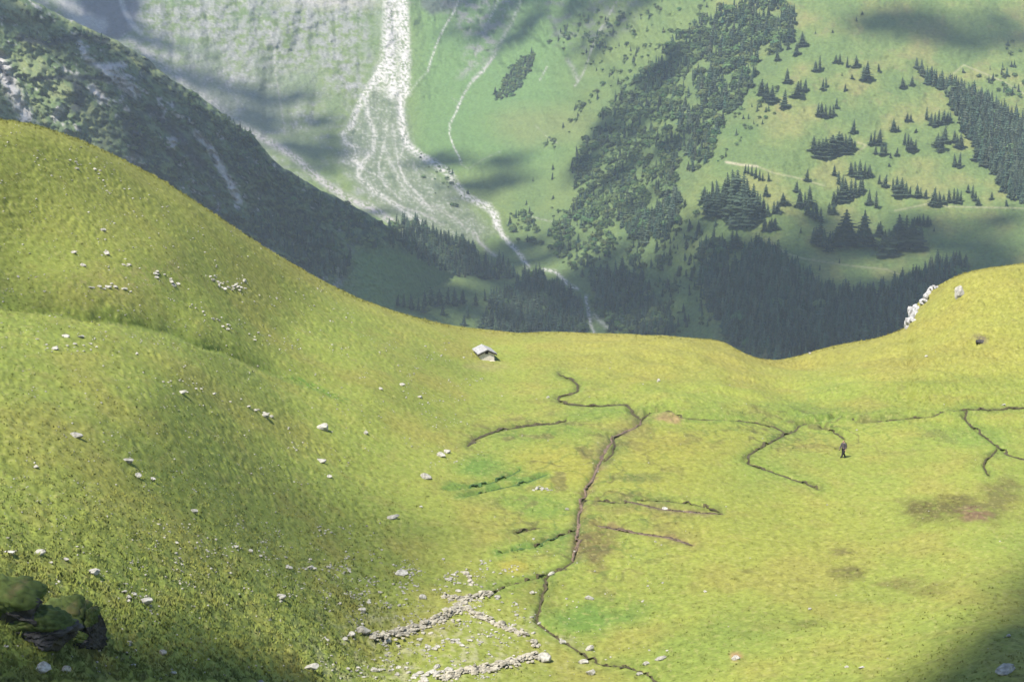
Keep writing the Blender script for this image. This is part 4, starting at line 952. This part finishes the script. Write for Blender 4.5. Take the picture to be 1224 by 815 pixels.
forest('band_forest', 'long slanting band of conifers crossing the pasture', [
   ([(1093,78),(1106,92),(1128,98),(1150,106),(1175,118),(1200,132),(1230,150),(1230,245),(1208,240),(1190,215),(1176,200),(1165,180),(1152,160),(1142,135),(1128,112),(1108,102)], 4.6, 16, .95, -.6),
   ([(1140,85),(1180,98),(1200,115),(1230,125),(1230,40),(1205,50),(1195,80),(1170,90)], 7, 9, .4, .08)])
forest('valley_forest', 'dark wood on the valley floor beside the torrent', [
   ([(462,274),(482,266),(505,268),(520,280),(560,292),(590,312),(612,322),(618,335),(580,335),(540,330),(510,318),(485,300)], 4.8, 15, .9, -.6),
   ([(585,362),(620,345),(640,352),(690,370),(700,400),(590,400)], 5.4, 18, .95, -.4),
   ([(505,375),(590,380),(590,396),(520,388)], 7, 15, .9, 0)])
forest('spur_forest', 'dark wood and scrub on the shaded mountain spur', [
   ([(200,100),(240,118),(302,163),(318,195),(370,225),(430,255),(470,278),(480,295),(440,300),(400,285),(360,275),(330,262),(290,210),(240,160)], 6, 10, .45, -.02),
   ([(300,240),(345,265),(400,290),(425,312),(410,335),(370,330),(330,300),(300,275)], 5.5, 14, .8, 0),
   ([(150,140),(200,150),(250,200),(260,245),(200,215),(160,185)], 6, 8, .3, .1),
   ([(20,40),(120,40),(135,60),(60,62)], 6, 7, .2, .1)])
forest('thicket', 'dark wedge of low scrub on the green headwall slope', [
   ([(590,122),(604,90),(614,76),(628,66),(640,66),(636,85),(622,105),(610,118)], 3.6, 8, .3, -.8),
   ([(640,60),(690,20),(740,10),(760,40),(720,70),(690,60)], 6, 8, .2, .1), ([(500,180),(545,205),(575,245),(540,250),(505,215)], 7, 6, .2, .15)])

# ------------------------------------------------------------------ grass
def grass():
    Vs, Cs = [], []; n = 105000
    px = rng.uniform(-20, 1244, n); py = rng.uniform(140, 815, n)
    k = (py > sky_near(px)+.3); px, py = px[k], py[k]
    e = np.abs(py-sky_near(px)) < 6
    xr = rng.uniform(0, 1224, 9000); px = np.r_[px, xr]; py = np.r_[py, sky_near(xr)+rng.random(9000)**2*4+.3]
    sl = slope_amount(px, py); k = (rng.random(len(px)) < .3+.7*sl*sstep(520, 700, py)) & (chan(px, py) > 4); px, py = px[k], py[k]; sl = sl[k]*(.35+.65*sstep(560, 720, py))
    X, Y, Z = near_surf(px, py); C = near_col(px, py, X, Y); n = len(px)
    n2 = fbm(X/1.3, Y/1.3, 2, 1001); h = (.07+.05*sl)*(.55+.9*rng.random(n)**2)*(1+.8*n2)*(1+.5*sstep(640, 740, py)*sl); h = np.clip(h*(1+1.0*(py-sky_near(px) < 5)), .03, .35)
    tint = C*(rng.uniform(.86, 1.14, n))[:, None]
    for b in range(4):
        a = rng.uniform(0, 6.28, n); w = .03+.04*rng.random(n); lean = rng.normal(0, .45, (n, 2))*h[:, None]
        ox, oy = rng.normal(0, .10, n), rng.normal(0, .10, n)
        p0 = np.stack([X+ox+np.cos(a)*w, Y+oy+np.sin(a)*w, Z-.03], 1); p1 = np.stack([X+ox-np.cos(a)*w, Y+oy-np.sin(a)*w, Z-.03], 1); p2 = np.stack([X+ox+lean[:, 0], Y+oy+lean[:, 1], Z+h], 1)
        Vs.append(np.stack([p0, p1, p2], 1).reshape(-1, 3)); Cs.append(np.repeat(tint, 3, 0))
    V = np.concatenate(Vs); C = np.concatenate(Cs)
    return set_props(mesh_np('grass', V, np.arange(len(V)).reshape(-1, 3), M_GRASS, C), 'rough yellow green mountain grass in tufts', None, None, 'stuff')
grass()

# ------------------------------------------------------------------ clouds (above, out of the frame): they shade what lies down-sun of them
def cloud(targets, dist, rad, seed):
    q = np.random.default_rng(seed); Vs, Fs, o = [], [], 0
    for p in targets:
        c = np.array(p)+S*(dist*q.uniform(.93, 1.07)); V, Fc = ICO2
        W = V*rad*q.uniform(.7, 1.25)*np.array([1.15, 1.15, .8])*(1+.22*q.normal(size=(len(V), 1))*.6)
        Vs.append(W+c); Fs.append(Fc+o); o += len(V)
    return set_props(mesh_np('cloud', np.concatenate(Vs), np.concatenate(Fs), M_CLOUD, None, True), kind='structure')
def targets_far(poly, step, keep=1., seed=1):
    q = np.random.default_rng(seed); P = np.array(poly, float); x0, y0 = P.min(0); x1, y1 = P.max(0)
    X, Y = np.meshgrid(np.arange(x0, x1, step), np.arange(y0, y1, step*.6)); X = X.ravel()+q.uniform(-.4, .4, X.size)*step; Y = Y.ravel()+q.uniform(-.4, .4, Y.size)*step*.6
    k = (inpoly(X, Y, poly) > 0) & (q.random(X.size) < keep); return P_far(X[k], Y[k])
CLOUDS = True
if CLOUDS:
    cloud(targets_far([(-60,60),(-60,170),(90,200)], 28, .78, 31), 4800, 26, 13)
    cloud(targets_far([(-60,-40),(60,8),(178,66),(300,158),(330,200),(480,280),(440,340),(300,330),(150,200),(90,60),(-60,10)], 28, .42, 11), 6200, 30, 1)
    cloud(targets_far([(150,30),(180,60),(300,150),(380,210),(415,215),(380,130),(320,110),(240,70)], 26, .5, 12), 6800, 29, 2)
    cloud(targets_far([(495,165),(560,175),(640,195),(650,215),(600,235),(560,240),(520,205)], 24, .62, 13), 6800, 29, 3)
    cloud(targets_far([(330,110),(430,100),(430,230),(520,270),(470,280),(400,230),(330,170)], 28, .26, 33), 6800, 28, 15)
    cloud(targets_far([(1060,5),(1150,15),(1240,10),(1240,75),(1150,62),(1060,40),(1020,25)], 26, .36, 14), 6800, 30, 4)
    cloud(targets_far([(830,262),(930,262),(1060,262),(1240,258),(1240,360),(1100,400),(930,450),(800,430),(560,420),(420,400),(450,330),(500,280),(610,285),(700,285)], 28, .48, 15), 6400, 30, 5)
    cloud(targets_far([(500,-30),(800,-30),(760,40),(690,75),(640,55),(560,70),(520,30)], 24, .5, 16), 6800, 30, 6)
    cloud(targets_far([(90,-40),(172,-40),(165,30),(140,50),(95,40)], 22, .95, 17), 4800, 30, 7)
    cloud(targets_far([(690,150),(800,70),(850,90),(820,180),(760,250),(690,250)], 26, .35, 18), 5000, 26, 8)
    def tn(poly, step, keep, seed):
        q = np.random.default_rng(seed); P = np.array(poly, float); x0, y0 = P.min(0); x1, y1 = P.max(0)
        X, Y = np.meshgrid(np.arange(x0, x1, step), np.arange(y0, y1, step*.5)); X, Y = X.ravel(), Y.ravel(); k = (inpoly(X, Y, poly) > 0) & (q.random(X.size) < keep)
        return np.stack(near_surf(X[k], Y[k]), 1)
    cloud(tn([(1060,840),(1100,806),(1150,780),(1190,745),(1240,705),(1310,670),(1310,870),(1060,870)], 38, 1, 21), 960, 2.6, 9)
    cloud(tn([(-20,806),(120,800),(205,790),(300,800),(350,812),(425,830),(425,900),(-20,900)], 30, 1, 41), 400, 1.6, 16)  # added unseen cloud standing in for a hill's shadow on the near slope
    cloud(tn([(330,700),(380,655),(440,610),(470,600),(475,630),(430,680),(370,720)], 28, .85, 22), 1700, 2.4, 10)
    cloud(tn([(-10,325),(60,335),(95,360),(60,385),(-10,370)], 30, .6, 24), 1500, 2.2, 12)

# ------------------------------------------------------------------ air
def haze():
    bm = bmesh.new(); box(bm, -3300, 3300, -500, 6200, -900, 262)
    m = bpy.data.materials.new('valley_haze'); m.use_nodes = True; nt = m.node_tree; nt.nodes.remove(nt.nodes['Principled BSDF'])
    v = nt.nodes.new('ShaderNodeVolumePrincipled'); v.inputs['Color'].default_value = (.72,.84,1,1); v.inputs['Density'].default_value = HAZE; v.inputs['Anisotropy'].default_value = .1
    nt.links.new(v.outputs['Volume'], nt.nodes['Material Output'].inputs['Volume'])
    return set_props(obj_bm('haze', bm, m), None, None, None, 'stuff')
HAZE = .000054
haze()

# ------------------------------------------------------------------ light, sky, camera
w = bpy.data.worlds.new('World'); SC.world = w; w.use_nodes = True; nt = w.node_tree; bg = nt.nodes['Background']
st = nt.nodes.new('ShaderNodeTexSky'); st.sky_type = 'NISHITA'; st.sun_disc = False; st.sun_elevation = SUN_EL; st.sun_rotation = math.atan2(S[0], S[1]); st.altitude = 2000
nt.links.new(st.outputs['Color'], bg.inputs['Color']); bg.inputs['Strength'].default_value = .11
sl = bpy.data.lights.new('sun', 'SUN'); sl.energy = 4.2; sl.angle = R(.53); sl.color = (1, .955, .88)
so = bpy.data.objects.new('sun', sl); COL.objects.link(so); so.rotation_euler = Vector(S).to_track_quat('Z', 'Y').to_euler(); so.location = (-300, -100, 400)
cam = bpy.data.cameras.new('camera'); cam.sensor_width = 36; cam.lens = 36*F/1224; cam.clip_start = .5; cam.clip_end = 30000
co = bpy.data.objects.new('camera', cam); COL.objects.link(co); co.rotation_euler = (math.pi/2-PITCH, 0, 0); SC.camera = co
SC.view_settings.view_transform = 'Standard'; SC.view_settings.look = 'None'; SC.view_settings.gamma = 1; SC.view_settings.exposure = 1.2
SC.cycles.max_bounces = 6; SC.cycles.volume_bounces = 1
print('trees', tally)
